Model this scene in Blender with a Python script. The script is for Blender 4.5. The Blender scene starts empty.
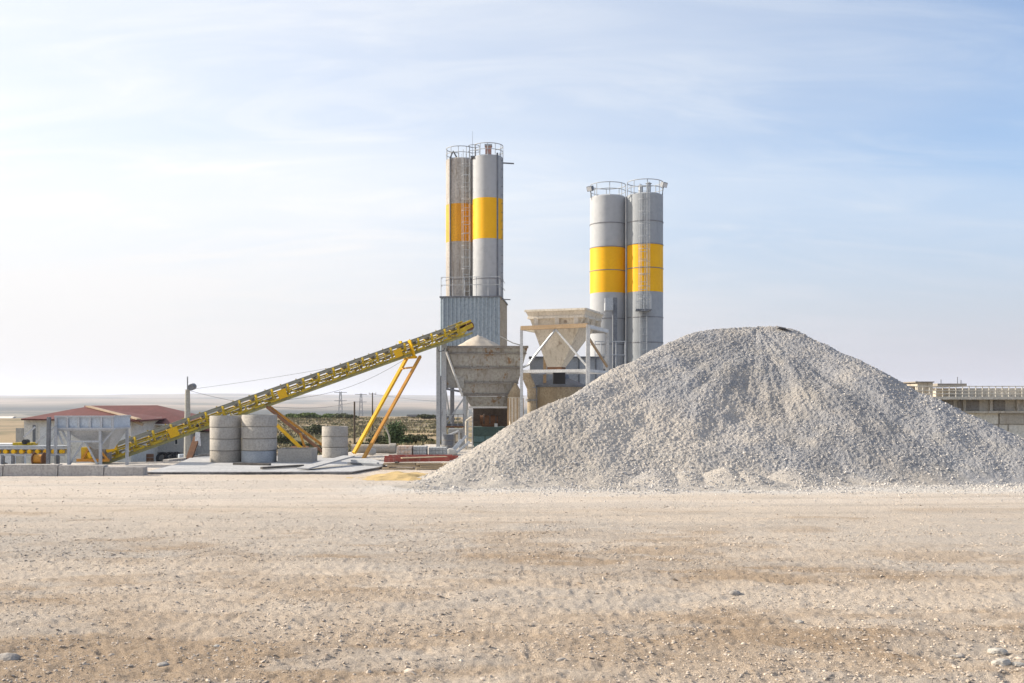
import bpy, math, random
import numpy as np
from mathutils import Vector, Matrix
random.seed(7); rng = np.random.default_rng(11)
C = bpy.context.scene.collection
R = math.radians
H, HOR, F = 2.6, 400.0, 1000.0          # eye height, horizon row, focal length in pixels

def W(px, py, Y): return Vector(((px-512)*Y/F, Y, H+(HOR-py)*Y/F))
def X(px, Y): return (px-512)*Y/F
def Z(py, Y): return H+(HOR-py)*Y/F

# ------------------------------------------------------------------ noise
def _hash(ix, iy, s):
    h = (ix*374761393 + iy*668265263 + s*1442695041) & 0xffffffff
    h = ((h ^ (h >> 13))*1274126177) & 0xffffffff
    return ((h ^ (h >> 16)) & 0xffff)/65535.0
def vn(x, y, s=0):
    x = np.asarray(x, float); y = np.asarray(y, float)
    ix = np.floor(x).astype(np.int64); iy = np.floor(y).astype(np.int64)
    fx = x-ix; fy = y-iy; fx = fx*fx*(3-2*fx); fy = fy*fy*(3-2*fy)
    a = _hash(ix, iy, s); b = _hash(ix+1, iy, s); c = _hash(ix, iy+1, s); d = _hash(ix+1, iy+1, s)
    return (a*(1-fx)+b*fx)*(1-fy)+(c*(1-fx)+d*fx)*fy - .5
def fbm(x, y, o=4, s=0, g=.5):
    t = 0; a = 1; k = 1
    for i in range(o):
        t = t+a*vn(x*k+17.3*i, y*k-9.1*i, s+i); a *= g; k *= 2.03
    return t
def ss(a, b, x):
    t = np.clip((x-a)/(b-a), 0, 1); return t*t*(3-2*t)

# ------------------------------------------------------------------ materials
def nodes(m):
    m.use_nodes = True; nt = m.node_tree; nt.nodes.clear(); return nt, nt.nodes, nt.links
def mix(nt, f, a, b, mode='MIX'):
    n = nt.nodes.new('ShaderNodeMix'); n.data_type = 'RGBA'; n.blend_type = mode
    for sock, v in ((n.inputs[0], f), (n.inputs[6], a), (n.inputs[7], b)):
        if hasattr(v, 'links'): nt.links.new(v, sock)
        elif isinstance(v, (int, float)): sock.default_value = v
        else: sock.default_value = (*v, 1) if len(v) == 3 else v
    return n.outputs[2]
def noise(nt, vec, scale, detail=4, stretch=None, rough=.55):
    if stretch:
        mp = nt.nodes.new('ShaderNodeMapping'); mp.inputs['Scale'].default_value = stretch
        nt.links.new(vec, mp.inputs[0]); vec = mp.outputs[0]
    n = nt.nodes.new('ShaderNodeTexNoise'); n.inputs['Scale'].default_value = scale
    n.inputs['Detail'].default_value = detail; n.inputs['Roughness'].default_value = rough
    nt.links.new(vec, n.inputs['Vector']); return n.outputs[0]
def ramp(nt, v, lo, hi):
    n = nt.nodes.new('ShaderNodeMapRange'); n.inputs[1].default_value = lo; n.inputs[2].default_value = hi
    n.interpolation_type = 'SMOOTHSTEP'; nt.links.new(v, n.inputs[0]); return n.outputs[0]
M = {}
def mat(name, c1, c2=None, rough=.7, metal=0, scale=1.6, stretch=None, rust=0, rust_c=(.16,.07,.03),
        streak=0, streak_c=(.12,.10,.08), bump=.0, bscale=40, spec=.3, island=0, grain=.8):
    m = bpy.data.materials.new(name); nt, N, L = nodes(m)
    out = N.new('ShaderNodeOutputMaterial'); b = N.new('ShaderNodeBsdfPrincipled'); L.new(b.outputs[0], out.inputs[0])
    g = N.new('ShaderNodeNewGeometry'); pos = g.outputs['Position']
    c2 = c2 or tuple(x*.72 for x in c1)
    col = mix(nt, ramp(nt, noise(nt, pos, scale, 6, stretch), .32, .68), c1, c2)
    fine = noise(nt, pos, scale*9, 5)
    col = mix(nt, ramp(nt, fine, .35, .75), col, tuple(x*grain for x in c2))
    col_in = col
    if streak:
        s = noise(nt, pos, 5.0, 5, (1, 1, .12), .65)
        k = ramp(nt, s, .62-.25*streak, .78-.15*streak)
        mu = N.new('ShaderNodeMath'); mu.operation = 'MULTIPLY'; mu.inputs[1].default_value = min(1, .45+.5*streak); L.new(k, mu.inputs[0])
        col_in = mix(nt, mu.outputs[0], col_in, streak_c)
    if rust:
        s = noise(nt, pos, 2.1, 8, (1, 1, .6), .7)
        k = ramp(nt, s, .70-.22*rust, .76-.2*rust)
        col_in = mix(nt, k, col_in, rust_c)
    if island:
        rp = N.new('ShaderNodeMapRange'); rp.inputs[3].default_value = 1-island; rp.inputs[4].default_value = 1+island*.8
        L.new(g.outputs['Random Per Island'], rp.inputs[0])
        hv = N.new('ShaderNodeHueSaturation'); L.new(rp.outputs[0], hv.inputs['Value']); L.new(col_in, hv.inputs['Color']); col_in = hv.outputs[0]
    L.new(col_in, b.inputs['Base Color'])
    b.inputs['Roughness'].default_value = rough; b.inputs['Metallic'].default_value = metal
    b.inputs['Specular IOR Level'].default_value = spec
    if bump:
        bn = N.new('ShaderNodeBump'); bn.inputs['Distance'].default_value = bump; bn.inputs['Strength'].default_value = .8
        L.new(noise(nt, pos, bscale, 4), bn.inputs['Height']); L.new(bn.outputs[0], b.inputs['Normal'])
    M[name] = m; return m
mat('silo_shaded', (.335,.355,.375), (.30,.32,.34), .7, 0, .35, (1,1,.3), grain=.96, streak=.12, streak_c=(.24,.24,.24))  # darker silo grey: the right silo's shade is put into the colour
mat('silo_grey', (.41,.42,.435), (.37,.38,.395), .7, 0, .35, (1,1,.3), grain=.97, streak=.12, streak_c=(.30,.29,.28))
mat('silo_grimy', (.47,.44,.41), (.37,.34,.31), .75, 0, .8, (1,1,.3), streak=.55, streak_c=(.20,.16,.12))
mat('silo_yellow', (.86,.46,.004), (.82,.42,.003), .6, 0, .7, grain=.97, streak=.05, streak_c=(.5,.28,.03))
mat('silo_yellow_worn', (.76,.38,.012), (.62,.28,.015), .55, 0, 1.2, (1,1,.4), streak=.3, streak_c=(.42,.22,.06), rust=.15)
mat('seam', (.25,.25,.27), rough=.6)
mat('galv', (.48,.50,.52), (.40,.42,.44), .5, .3, 2, streak=.1)
mat('galv_dark', (.22,.23,.25), (.15,.16,.18), .55, .3, 2)
mat('dark', (.035,.035,.038), rough=.7)
mat('cladding', (.36,.415,.46), (.29,.345,.39), .5, .1, .7, (1,1,.2), streak=.15, streak_c=(.2,.25,.3))
mat('clad_beige', (.50,.43,.33), (.38,.31,.22), .7, 0, 1, streak=.3, streak_c=(.28,.2,.13))
mat('bin_steel', (.42,.42,.39), (.34,.33,.31), .65, .05, .9, rust=.6, rust_c=(.24,.155,.09), streak=.6, streak_c=(.20,.17,.13))
mat('rib_steel', (.30,.29,.27), (.2,.18,.16), .7, .1, 2, rust=.3)
mat('white_steel', (.66,.66,.64), (.52,.52,.51), .5, 0, 2, streak=.15, streak_c=(.4,.33,.25))
mat('cream_steel', (.74,.67,.56), (.60,.54,.44), .6, 0, 1.3, grain=.9, streak=.45, streak_c=(.34,.27,.19), rust=.42, rust_c=(.30,.24,.18))
mat('tan_steel', (.50,.36,.22), (.42,.29,.17), .65, 0, 2, rust=.2)
mat('beige_tank', (.44,.36,.25), (.33,.26,.17), .7, 0, 1.2, streak=.4, streak_c=(.16,.12,.09))
mat('teal', (.16,.27,.28), (.12,.22,.23), .5, 0, 2, streak=.2)
mat('teal_dark', (.07,.12,.11), rough=.6)
mat('rusty', (.22,.11,.06), (.14,.07,.04), .85, 0, 3)
mat('brown_panel', (.13,.10,.08), (.09,.07,.06), .85)
mat('conv_yellow', (.68,.46,.02), (.42,.30,.03), .55, 0, 3, rust=.12, streak=.2, streak_c=(.3,.24,.1))
mat('guard_yellow', (.85,.50,.01), (.8,.45,.01), .5, 0, 3)
mat('conv_chord', (.40,.35,.12), (.28,.26,.12), .7, 0, 3, streak=.4, streak_c=(.2,.18,.13))
mat('belt', (.24,.23,.18), (.34,.32,.25), .8, 0, 3)
mat('leg_yellow', (.80,.48,.01), (.7,.38,.015), .5, 0, 2)
mat('leg_orange', (.62,.30,.04), (.48,.22,.04), .6, 0, 2, rust=.2)
mat('strut_brown', (.30,.15,.08), (.22,.11,.06), .75, 0, 3)
mat('concrete', (.43,.395,.345), (.36,.335,.30), .9, 0, 1.6, streak=.2, streak_c=(.26,.25,.23), bump=.01, bscale=30)
mat('concrete_brown', (.36,.32,.27), (.30,.27,.23), .9, 0, 2, streak=.2, streak_c=(.22,.2,.17), bump=.01, bscale=30)
mat('concrete_blue', (.36,.38,.40), (.30,.32,.34), .9, 0, 2, bump=.01, bscale=30)
mat('slab', (.52,.51,.50), (.40,.40,.40), .85, 0, .9, bump=.006, bscale=25)
mat('slab_edge', (.25,.24,.23), rough=.9)
mat('kerb_conc', (.50,.47,.43), (.40,.37,.34), .9, 0, 1.5, streak=.35, streak_c=(.2,.19,.18), bump=.012, bscale=20)
mat('feeder_blue', (.55,.61,.67), (.45,.51,.58), .6, 0, 2, streak=.2, streak_c=(.28,.28,.28))
mat('feeder_frame', (.50,.53,.56), (.42,.44,.47), .55, .1, 2)
mat('roof_red', (.18,.062,.055), (.13,.045,.04), .8, 0, 1.2, (1,1,1), bump=.02, bscale=9)
mat('roof_edge', (.55,.42,.30), (.45,.33,.22), .8)
mat('plaster', (.80,.76,.70), (.72,.68,.61), .9, 0, .7, streak=.15, streak_c=(.42,.38,.32))
mat('plaster_grey', (.58,.56,.52), (.50,.48,.44), .9, 0, .8, streak=.2)
mat('sack_cloth', (.60,.58,.54), (.48,.46,.42), .9, 0, 5)
mat('white_paint', (.75,.75,.74), (.66,.66,.66), .6)
mat('glass_dark', (.03,.035,.04), rough=.15, spec=.6)
mat('pole_conc', (.38,.37,.33), (.30,.29,.26), .85, 0, 2)
mat('pole_wood', (.13,.10,.07), (.09,.07,.05), .9)
mat('wire', (.10,.10,.10), rough=.6)
mat('timber', (.50,.41,.29), (.40,.31,.20), .85, 0, 2.5, (1,4,4))
mat('timber_dark', (.16,.14,.12), (.11,.10,.09), .9)
mat('red_paint', (.42,.075,.055), (.34,.11,.09), .75, 0, 5, (.4,1,1), streak=.5, streak_c=(.42,.30,.26))
mat('block_grey', (.46,.47,.47), (.38,.39,.39), .9, 0, 3, streak=.15)
mat('block_peach', (.60,.36,.22), (.58,.52,.47), .85, 0, 7)
mat('sand_yellow', (.58,.42,.19), (.50,.36,.17), .95, 0, 2, bump=.02, bscale=40)
mat('sand_pale', (.60,.53,.44), (.54,.47,.38), .95, 0, 2, bump=.03, bscale=30)
mat('basin_conc', (.60,.54,.45), (.48,.43,.35), .9, 0, .8, (1,1,.3), streak=.5, streak_c=(.26,.2,.14))
mat('basin_white', (.82,.77,.68), (.76,.70,.58), .85, 0, .7, streak=.15, streak_c=(.42,.33,.24))
mat('basin_dark', (.32,.29,.25), (.25,.22,.19), .9, 0, .7, streak=.3)
mat('rail_cream', (.76,.70,.60), rough=.6)
mat('bark', (.10,.075,.05), rough=.95)
mat('leaf_green', (.09,.13,.05), (.06,.10,.035), .75, 0, 1.2, island=.35)
mat('leaf_olive', (.10,.11,.045), (.075,.085,.035), .8, 0, .8, island=.35)
mat('leaf_bright', (.16,.22,.06), (.11,.15,.04), .8, 0, .8, island=.3)
mat('grass', (.28,.22,.14), (.17,.16,.08), .9, 0, .3, island=.3)
mat('stone', (.57,.485,.395), (.49,.41,.33), .9, 0, .8, island=.28)
mat('rock', (.50,.47,.42), (.38,.35,.31), .9, 0, 14, bump=.006, bscale=60)
mat('rock_grey', (.42,.385,.345), (.31,.28,.25), .9, 0, 14, bump=.006, bscale=60)
mat('pylon_steel', (.30,.31,.33), rough=.6)
mat('red_box', (.50,.20,.15), (.42,.30,.26), .6, 0, 5)
mat('lamp_glass', (.7,.72,.75), rough=.2)
mat('summit_shade', (.13,.13,.14), (.10,.10,.11), .8)  # dark colour of the strip that stands in for summit shade

# ground: dust, grit and soil, told apart by the colour attribute 'tint'
def ground_mat(name, attr, fine=1.0, bump=.03, island=0):
    m = bpy.data.materials.new(name); nt, N, L = nodes(m)
    out = N.new('ShaderNodeOutputMaterial'); b = N.new('ShaderNodeBsdfPrincipled'); L.new(b.outputs[0], out.inputs[0])
    g = N.new('ShaderNodeNewGeometry'); pos = g.outputs['Position']
    a = N.new('ShaderNodeAttribute'); a.attribute_name = attr
    n1 = noise(nt, pos, 26*fine, 6, None, .75); n2 = noise(nt, pos, 7*fine, 5, None, .7); n3 = noise(nt, pos, 70*fine, 3, None, .7)
    col = mix(nt, ramp(nt, n1, .38, .72), a.outputs[0], (.64,.62,.60), 'MULTIPLY')
    col = mix(nt, ramp(nt, n2, .55, .8), col, (.80,.78,.76), 'MULTIPLY')
    lt = mix(nt, .35, col, (.75,.72,.68))
    col = mix(nt, ramp(nt, n3, .58, .74), col, lt)
    L.new(col, b.inputs['Base Color']); b.inputs['Roughness'].default_value = .95; b.inputs['Specular IOR Level'].default_value = .2
    ad = N.new('ShaderNodeMath'); ad.operation = 'ADD'; L.new(n1, ad.inputs[0]); L.new(n3, ad.inputs[1])
    bn = N.new('ShaderNodeBump'); bn.inputs['Distance'].default_value = bump; bn.inputs['Strength'].default_value = 1
    L.new(ad.outputs[0], bn.inputs['Height']); L.new(bn.outputs[0], b.inputs['Normal'])
    M[name] = m; return m
ground_mat('ground', 'tint', 1.0, .03)
ground_mat('pile', 'tint', .8, .05)

# ------------------------------------------------------------------ mesh builder (world coordinates)
class MB:
    def __init__(s): s.v = []; s.f = []; s.sm = []; s.mi = []; s.cur = 0
    def add(s, vs, fs, smooth=False):
        n = len(s.v); s.v += [tuple(v) for v in vs]
        for f in fs: s.f.append(tuple(i+n for i in f)); s.sm.append(smooth); s.mi.append(s.cur)
        return s
    def hexa(s, p):       # p: 4 bottom + 4 top
        return s.add(p, [(3,2,1,0),(4,5,6,7),(0,1,5,4),(1,2,6,5),(2,3,7,6),(3,0,4,7)])
    def box(s, x0, x1, y0, y1, z0, z1):
        return s.hexa([(x0,y0,z0),(x1,y0,z0),(x1,y1,z0),(x0,y1,z0),(x0,y0,z1),(x1,y0,z1),(x1,y1,z1),(x0,y1,z1)])
    def prism(s, poly, z0, z1):
        n = len(poly)
        vs = [(x,y,z0) for x,y in poly]+[(x,y,z1) for x,y in poly]
        return s.add(vs, [tuple(range(n-1,-1,-1)), tuple(range(n,2*n))]+[(i,(i+1)%n,n+(i+1)%n,n+i) for i in range(n)])
    def bar(s, a, b, w=.1, h=None, up=(0,0,1)):
        h = h or w; a = Vector(a); b = Vector(b); d = (b-a).normalized(); u = Vector(up)
        if abs(d.dot(u)) > .98: u = Vector((0,1,0))
        r = d.cross(u).normalized(); u = r.cross(d)
        r *= w/2; u *= h/2
        q = lambda c: [c-r-u, c+r-u, c+r+u, c-r+u]
        return s.hexa(q(a)+q(b))
    def ibeam(s, a, b, w, h, t=.025, up=(0,1,0)):
        a = Vector(a); b = Vector(b); d = (b-a).normalized(); u = Vector(up)
        if abs(d.dot(u)) > .98: u = Vector((0,0,1))
        r = d.cross(u).normalized(); u = r.cross(d).normalized()
        s.bar(a+u*(h/2-t/2), b+u*(h/2-t/2), w, t, u); s.bar(a-u*(h/2-t/2), b-u*(h/2-t/2), w, t, u); s.bar(a, b, t, h-2*t, u); return s
    def tube(s, a, b, r=.03, n=8, r2=None, caps=True):
        a = Vector(a); b = Vector(b); d = (b-a).normalized(); u = Vector((0,0,1)) if abs(d.z) < .95 else Vector((1,0,0))
        e = d.cross(u).normalized(); g = d.cross(e); r2 = r if r2 is None else r2
        vs = [c+(e*math.cos(t)+g*math.sin(t))*q for c, q in ((a, r), (b, r2)) for t in [i*2*math.pi/n for i in range(n)]]
        s.add(vs, [(i,(i+1)%n,n+(i+1)%n,n+i) for i in range(n)], True)
        if caps: s.add(vs, [tuple(range(n-1,-1,-1)), tuple(range(n,2*n))])
        return s
    def path(s, pts, r=.03, n=8):
        for a, b in zip(pts, pts[1:]): s.tube(a, b, r, n)
        return s
    def lathe(s, cx, cy, prof, n=48, smooth=True, a0=0, a1=2*math.pi, cap=False):
        full = abs(a1-a0-2*math.pi) < 1e-6; m = n if full else n+1
        vs = [(cx+r*math.cos(a0+(a1-a0)*i/n), cy+r*math.sin(a0+(a1-a0)*i/n), z) for r, z in prof for i in range(m)]
        fs = []
        for j in range(len(prof)-1):
            for i in range(n):
                k = (i+1) % m
                fs.append((j*m+i, j*m+k, (j+1)*m+k, (j+1)*m+i))
        s.add(vs, fs, smooth)
        if cap: s.add(vs[:m], [tuple(range(m-1,-1,-1))]); s.add(vs[-m:], [tuple(range(m))])
        return s
    def ring(s, cx, cy, z, r, t, n=40, a0=0, a1=2*math.pi):   # bent tube (rail)
        k = [(cx+r*math.cos(a0+(a1-a0)*i/n), cy+r*math.sin(a0+(a1-a0)*i/n), z) for i in range(n+1)]
        return s.path(k, t, 6)
    def build(s, name, mats, parent=None, org=(0,0,0)):
        me = bpy.data.meshes.new(name); o = Vector(org)
        me.from_pydata([tuple(Vector(v)-o) for v in s.v], [], s.f)
        for m in (mats if isinstance(mats, (list, tuple)) else [mats]): me.materials.append(M[m])
        me.polygons.foreach_set('use_smooth', s.sm); me.polygons.foreach_set('material_index', s.mi)
        me.update(); me.set_sharp_from_angle(angle=R(40))
        ob = bpy.data.objects.new(name, me); C.objects.link(ob)
        if parent: ob.parent = parent
        return ob
def tag(o, label=None, cat=None, group=None, kind=None):
    for k, v in (('label', label), ('category', cat), ('group', group), ('kind', kind)):
        if v: o[k] = v
    return o
class Thing:
    def __init__(s, name, label, cat, loc, group=None):
        s.o = bpy.data.objects.new(name, None); C.objects.link(s.o); s.o.location = loc; s.loc = Vector(loc)
        s.o.empty_display_size = .3; tag(s.o, label, cat, group)
    def part(s, name, mb, m, parent=None, label=None):
        p = mb.build(name, m, parent or s.o, s.loc)
        if label: p['label'] = label
        return p
def solo(name, mb, m, label, cat, org=(0,0,0), group=None, kind=None):
    o = mb.build(name, m, None, org); o.location = org; return tag(o, label, cat, group, kind)
def bulk(name, v, f, m, col=None, smooth=False, attr='tint'):
    me = bpy.data.meshes.new(name); nv, nf, k = len(v), len(f), f.shape[1]
    me.vertices.add(nv); me.vertices.foreach_set('co', np.ascontiguousarray(v, np.float32).ravel())
    me.loops.add(nf*k); me.loops.foreach_set('vertex_index', np.ascontiguousarray(f, np.int32).ravel())
    me.polygons.add(nf); me.polygons.foreach_set('loop_start', np.arange(0, nf*k, k, dtype=np.int32))
    me.polygons.foreach_set('use_smooth', np.full(nf, smooth))
    me.update(calc_edges=True); me.materials.append(M[m])
    if col is not None:
        a = me.color_attributes.new(attr, 'FLOAT_COLOR', 'POINT')
        a.data.foreach_set('color', np.c_[col, np.ones(nv)].astype(np.float32).ravel())
    o = bpy.data.objects.new(name, me); C.objects.link(o); return o
def copy_tree(o, parent=None):
    c = o.copy(); C.objects.link(c)
    if parent: c.parent = parent
    for ch in list(o.children): copy_tree(ch, c)
    return c

# ------------------------------------------------------------------ terrain
ZR = [0, 42, 60, 95, 180, 260, 500, 1000, 1500, 2500, 4000, 6000, 8000, 9500, 14000]
ZV = [0, 0, -.6, -2.0, -2.1, -1.7, -20, -27, -24, -19, -6, 12, 42, 20, -200]
def gz(x, y):
    x = np.asarray(x, float); y = np.asarray(y, float)
    r = np.hypot(x, y)
    z = np.interp(r, ZR, ZV)
    front = ss(30, 50, y)
    right = ss(-12, -4, x)*(1-ss(58, 85, y))*front           # the plant stands on level made ground
    z = np.where(r < 95, z*(1-right), z)
    z = z - (1-ss(-18, -10, x))*ss(44, 66, y)*(1-ss(95, 160, r))*1.0
    a = np.arctan2(x, y)
    z = z + ss(1200, 6000, r)*(fbm(a*6, r/2500, 3, 3)*22) + ss(70, 200, r)*(1-ss(200, 400, r))*fbm(x/40, y/40, 3, 5)*.9
    return z
def gzf(x, y): return float(gz(x, y))
def relief(x, y):
    r = np.hypot(x, y); k = 1-ss(40, 70, r)
    t = fbm(x/3.0, y/1.6, 3, 21)*.05 + fbm(x/.5, y/.35, 4, 22, .6)*.028 + (np.abs(fbm(x/.22, y/.13, 3, 23, .65))*-.055+.012)*(1-.6*ss(14, 30, r))
    for y0, am, ph in ((20.6, .5, .3), (22.4, .5, .3), (25.0, -.7, 1.4), (26.8, -.7, 1.4)):
        t = t-.03*np.exp(-((y-y0-am*np.sin(x/9+ph)-.03*x)/.2)**2)
    rough = .35+.65*ss(32, 12, r) if False else .4+.6*(1-ss(12, 30, r))
    return t*k*rough
def tint(x, y):
    r = np.hypot(x, y)
    dust = np.array([.64,.545,.445]); grit = np.array([.53,.475,.415]); soil = np.array([.42,.31,.21]); pale = np.array([.74,.66,.575])
    def lerp(c, d, k): return c*(1-k[..., None])+d*k[..., None]
    c = np.broadcast_to(dust, x.shape+(3,)).copy()
    n1 = fbm(x/5.0, y/1.7, 4, 31, .6); n2 = fbm(x/3.4+5, y/1.3, 4, 37, .6); n3 = fbm(x/7, y/1.1, 4, 41, .6)
    band = np.exp(-((y-19.5)/3.4)**2)
    c = lerp(c, grit, np.clip(band*(.65+n1*.9)+ss(.1, .5, n1)*.5*(1-ss(24, 28, y)), 0, .9))
    so = np.exp(-((y-14.3)/1.9)**2)*(.35+1.3*n2)*(1-ss(2, 5, x)) + np.exp(-((y-10.0)/1.5)**2)*(.95+1.3*n2)*(1-.65*ss(-1, 4, x)) + np.exp(-((y-15.2)/1.4)**2)*ss(3, 6, x)*(.35+n2) + ss(.18, .5, n2)*.5*(1-ss(22, 27, y))
    c = lerp(c, soil, np.clip(so*1.15, 0, .85))
    c = lerp(c, pale, np.clip(ss(23, 26.5, y)*(.55+n3*.9), 0, .85))
    c = lerp(c, grit, np.clip(ss(.12, .32, n3)*ss(22.5, 25, y)*.55, 0, 1))
    n9 = fbm(x/1.1, y/.8, 3, 81, .6)
    ap = np.exp(-((y-29.3-n9)/1.5)**2)*ss(-6, -3, x)
    c = lerp(c, np.array([.70,.67,.625]), np.clip(ap*.9, 0, .9))
    pt = ss(.05, .35, fbm(x/2.4, y/1.1, 4, 83, .62))
    c = lerp(c, soil, pt*.45*(1-ss(16.5, 19, y)))
    c = lerp(c, grit, ss(.05, .3, fbm(x/1.6, y/.7, 3, 87, .6))*.5*(1-ss(22, 26, y)))
    for y0, am, ph in ((20.6, .5, .3), (22.4, .5, .3), (25.0, -.7, 1.4), (26.8, -.7, 1.4)):
        tr = np.exp(-((y-y0-am*np.sin(x/9+ph)-.03*x)/.22)**2)*ss(-.35, .05, fbm(x/4, y, 2, 89))
        c = lerp(c, np.array([.52,.455,.385]), tr*.75)
    # behind the yard: packed pale ground, then dry grass, scrub and far fields
    c = lerp(c, np.array([.60,.57,.53]), ss(36, 42, y)*.7)
    g = ss(62, 84, r)
    n5 = fbm(x/18, y/30, 4, 51, .6); n6 = fbm(x/60, y/60, 3, 57)
    dry = lerp(np.broadcast_to(np.array([.40,.30,.18]), x.shape+(3,)), np.array([.15,.14,.07]), ss(-.15, .35, n5))
    dry = lerp(dry, np.array([.36,.28,.19]), ss(.0, .3, n6)*.6)
    dry = lerp(dry, np.array([.31,.25,.17]), ss(130, 190, r)*(1-ss(-.1, .3, n6))*.8)
    c = lerp(c, dry, g)
    a = np.arctan2(x, y)
    n7 = vn(a*16+vn(a*5, r/900, 3)*1.5, np.log(r+1)*9, 61); n8 = vn(a*30, np.log(r+1)*22, 67)
    rq = r*(1-.22*ss(-.3, -.42, a))*(1+.10*vn(a*9, a*0, 71)+.05*vn(a*40, a*0, 73))
    far = lerp(np.broadcast_to(np.array([.30,.25,.19]), x.shape+(3,)), np.array([.12,.125,.10]), ss(-.1, .25, n7))
    far = lerp(far, np.array([.42,.36,.28]), ss(.1, .3, n8)*.6)
    far = lerp(far, np.array([.05,.062,.06]), np.exp(-((rq-2000)/480)**2)*.95)
    far = lerp(far, np.array([.40,.32,.25]), np.exp(-((rq-3000)/480)**2)*.8*ss(-.35, .05, n8))
    return lerp(c, far, ss(300, 600, r))
def make_ground():
    da = [ -35+i*.095 for i in range(int(70/.095)+1) ]
    a = np.array(da + [35+i*3.25 for i in range(1, 89)]); a = np.radians(a[a < 324.9])
    rr = [.6]
    while rr[-1] < 13500:
        r = rr[-1]; rr.append(r*(1.03 if r < 8 else 1.0055 if r < 36 else 1.013 if r < 120 else 1.02))
    rr = np.array(rr)
    A, Rr = np.meshgrid(a, rr); x = np.sin(A)*Rr; y = np.cos(A)*Rr
    z = gz(x, y)+relief(x, y)
    v = np.stack([x, y, z], -1).reshape(-1, 3); n, m = A.shape
    i = np.arange((n-1)*m).reshape(n-1, m); j = np.roll(i, -1, 1)
    f = np.stack([i, j, j+m, i+m], -1).reshape(-1, 4)[:, ::-1]
    c = tint(x, y).reshape(-1, 3)
    # close the middle
    v = np.vstack([v, [[0, 0, 0]]]); c = np.vstack([c, c[:1]]); k = len(v)-1
    fc = np.array([[k, (q+1) % m, q, q] for q in range(m)])
    o = bulk('ground', v, f, 'ground', c, True); tag(o, kind='structure')
    return o
make_ground()

# ------------------------------------------------------------------ stones
ICO = np.array([(0,0,-1),(.72,-.53,-.45),(-.28,-.85,-.45),(-.89,0,-.45),(-.28,.85,-.45),(.72,.53,-.45),
                (.28,-.85,.45),(-.72,-.53,.45),(-.72,.53,.45),(.28,.85,.45),(.89,0,.45),(0,0,1)], float)
ICF = np.array([(0,1,2),(1,0,5),(0,2,3),(0,3,4),(0,4,5),(1,5,10),(2,1,6),(3,2,7),(4,3,8),(5,4,9),(1,10,6),(2,6,7),(3,7,8),(4,8,9),(5,9,10),(6,10,11),(7,6,11),(8,7,11),(9,8,11),(10,9,11)])
def stones(name, P, S, m, flat=.6, sink=.25):
    n = len(P)
    V = np.repeat(ICO[None], n, 0)*(1+rng.uniform(-.32, .32, (n, 12, 1)))
    V *= rng.uniform(.6, 1.3, (n, 1, 3))*np.array([1, 1, flat])
    t = rng.uniform(0, 2*np.pi, n); c, s = np.cos(t)[:, None], np.sin(t)[:, None]
    tl = rng.normal(0, .35, n); ct, st = np.cos(tl)[:, None], np.sin(tl)[:, None]
    y, z = V[..., 1]*ct-V[..., 2]*st, V[..., 1]*st+V[..., 2]*ct
    x, y = V[..., 0]*c-y*s, V[..., 0]*s+y*c
    V = np.stack([x, y, z], -1)*S[:, None, None]+P[:, None, :]; V[..., 2] += (S*(flat-sink))[:, None]*.6
    Fc = (ICF[None]+(np.arange(n)*12)[:, None, None]).reshape(-1, 3)
    return bulk(name, V.reshape(-1, 3), Fc, m)
def scatter_ground(n, y0, y1, smin, smax, pw, dens=None):
    y = (rng.uniform(y0**.6, y1**.6, n))**(1/.6); x = rng.uniform(-.62, .62, n)*y
    if dens: k = rng.uniform(0, 1, n) < dens(x, y); x, y = x[k], y[k]
    u = rng.uniform(0, 1, len(x)); s = smin*(smax/smin)**(u**pw)
    return np.stack([x, y, gz(x, y)+relief(x, y)], -1), s
def dens(x, y): return np.clip(.45+1.5*fbm(x/1.3, y/.6, 3, 77)+.5*(1-ss(8, 14, y))+.4*ss(3, 5.5, x)*(1-ss(9, 11, y)), .08, 1)
Pa, Sa = scatter_ground(75000, 7, 20, .006, .023, 2.6, dens)
Pb, Sb = scatter_ground(22000, 16, 34, .010, .030, 2.6, dens)
Pc, Sc = scatter_ground(300, 7.5, 25, .025, .045, 2.5, dens)
o = stones('loose_gravel', np.vstack([Pa, Pb, Pc]), np.r_[Sa, Sb, Sc], 'stone', .45)
tag(o, 'loose gravel stones scattered over the yard', None, kind='stuff')

def rock(px, Y, size, lab, m='rock', flat=.45):
    x = X(px, Y); z = gzf(x, Y)+float(relief(np.float64(x), np.float64(Y)))
    import bmesh
    bm = bmesh.new(); bmesh.ops.create_icosphere(bm, subdivisions=3, radius=1)
    sd = random.random()*50; sx, sy = random.uniform(.9, 1.4), random.uniform(.7, 1)
    for v in bm.verts:
        d = v.co; k = 1+.45*float(vn(d.x*1.3+sd, d.y*1.3+d.z, 5))+.16*float(vn(d.x*4+sd, d.y*4+d.z*3, 6))
        v.co = Vector((d.x*sx*k, d.y*sy*k, max(d.z*flat*k, -.2)))*size
    me = bpy.data.meshes.new('rock'); bm.to_mesh(me); bm.free(); me.materials.append(M[m])
    me.polygons.foreach_set('use_smooth', [False]*len(me.polygons))
    ob = bpy.data.objects.new('rock', me); C.objects.link(ob); ob.location = (x, Y, z+.1*size); ob.rotation_euler.z = random.uniform(-.4, .4)
    tag(ob, lab, 'rock', 'larger stones lying on the yard')
rock(1002, 9.75, .088, 'flat pale stone at the bottom right corner, widest of the rocks there')
rock(1018, 9.72, .06, 'small rounded pale stone at the very right edge of the yard foreground')
rock(997, 10.25, .085, 'long low pale stone just above the widest rock at bottom right')
rock(958, 10.05, .05, 'bluish grey stone left of the pale rocks at bottom right', 'rock_grey')
rock(9, 9.95, .085, 'humped dark grey stone at the bottom left corner of the yard', 'rock_grey', .6)
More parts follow.
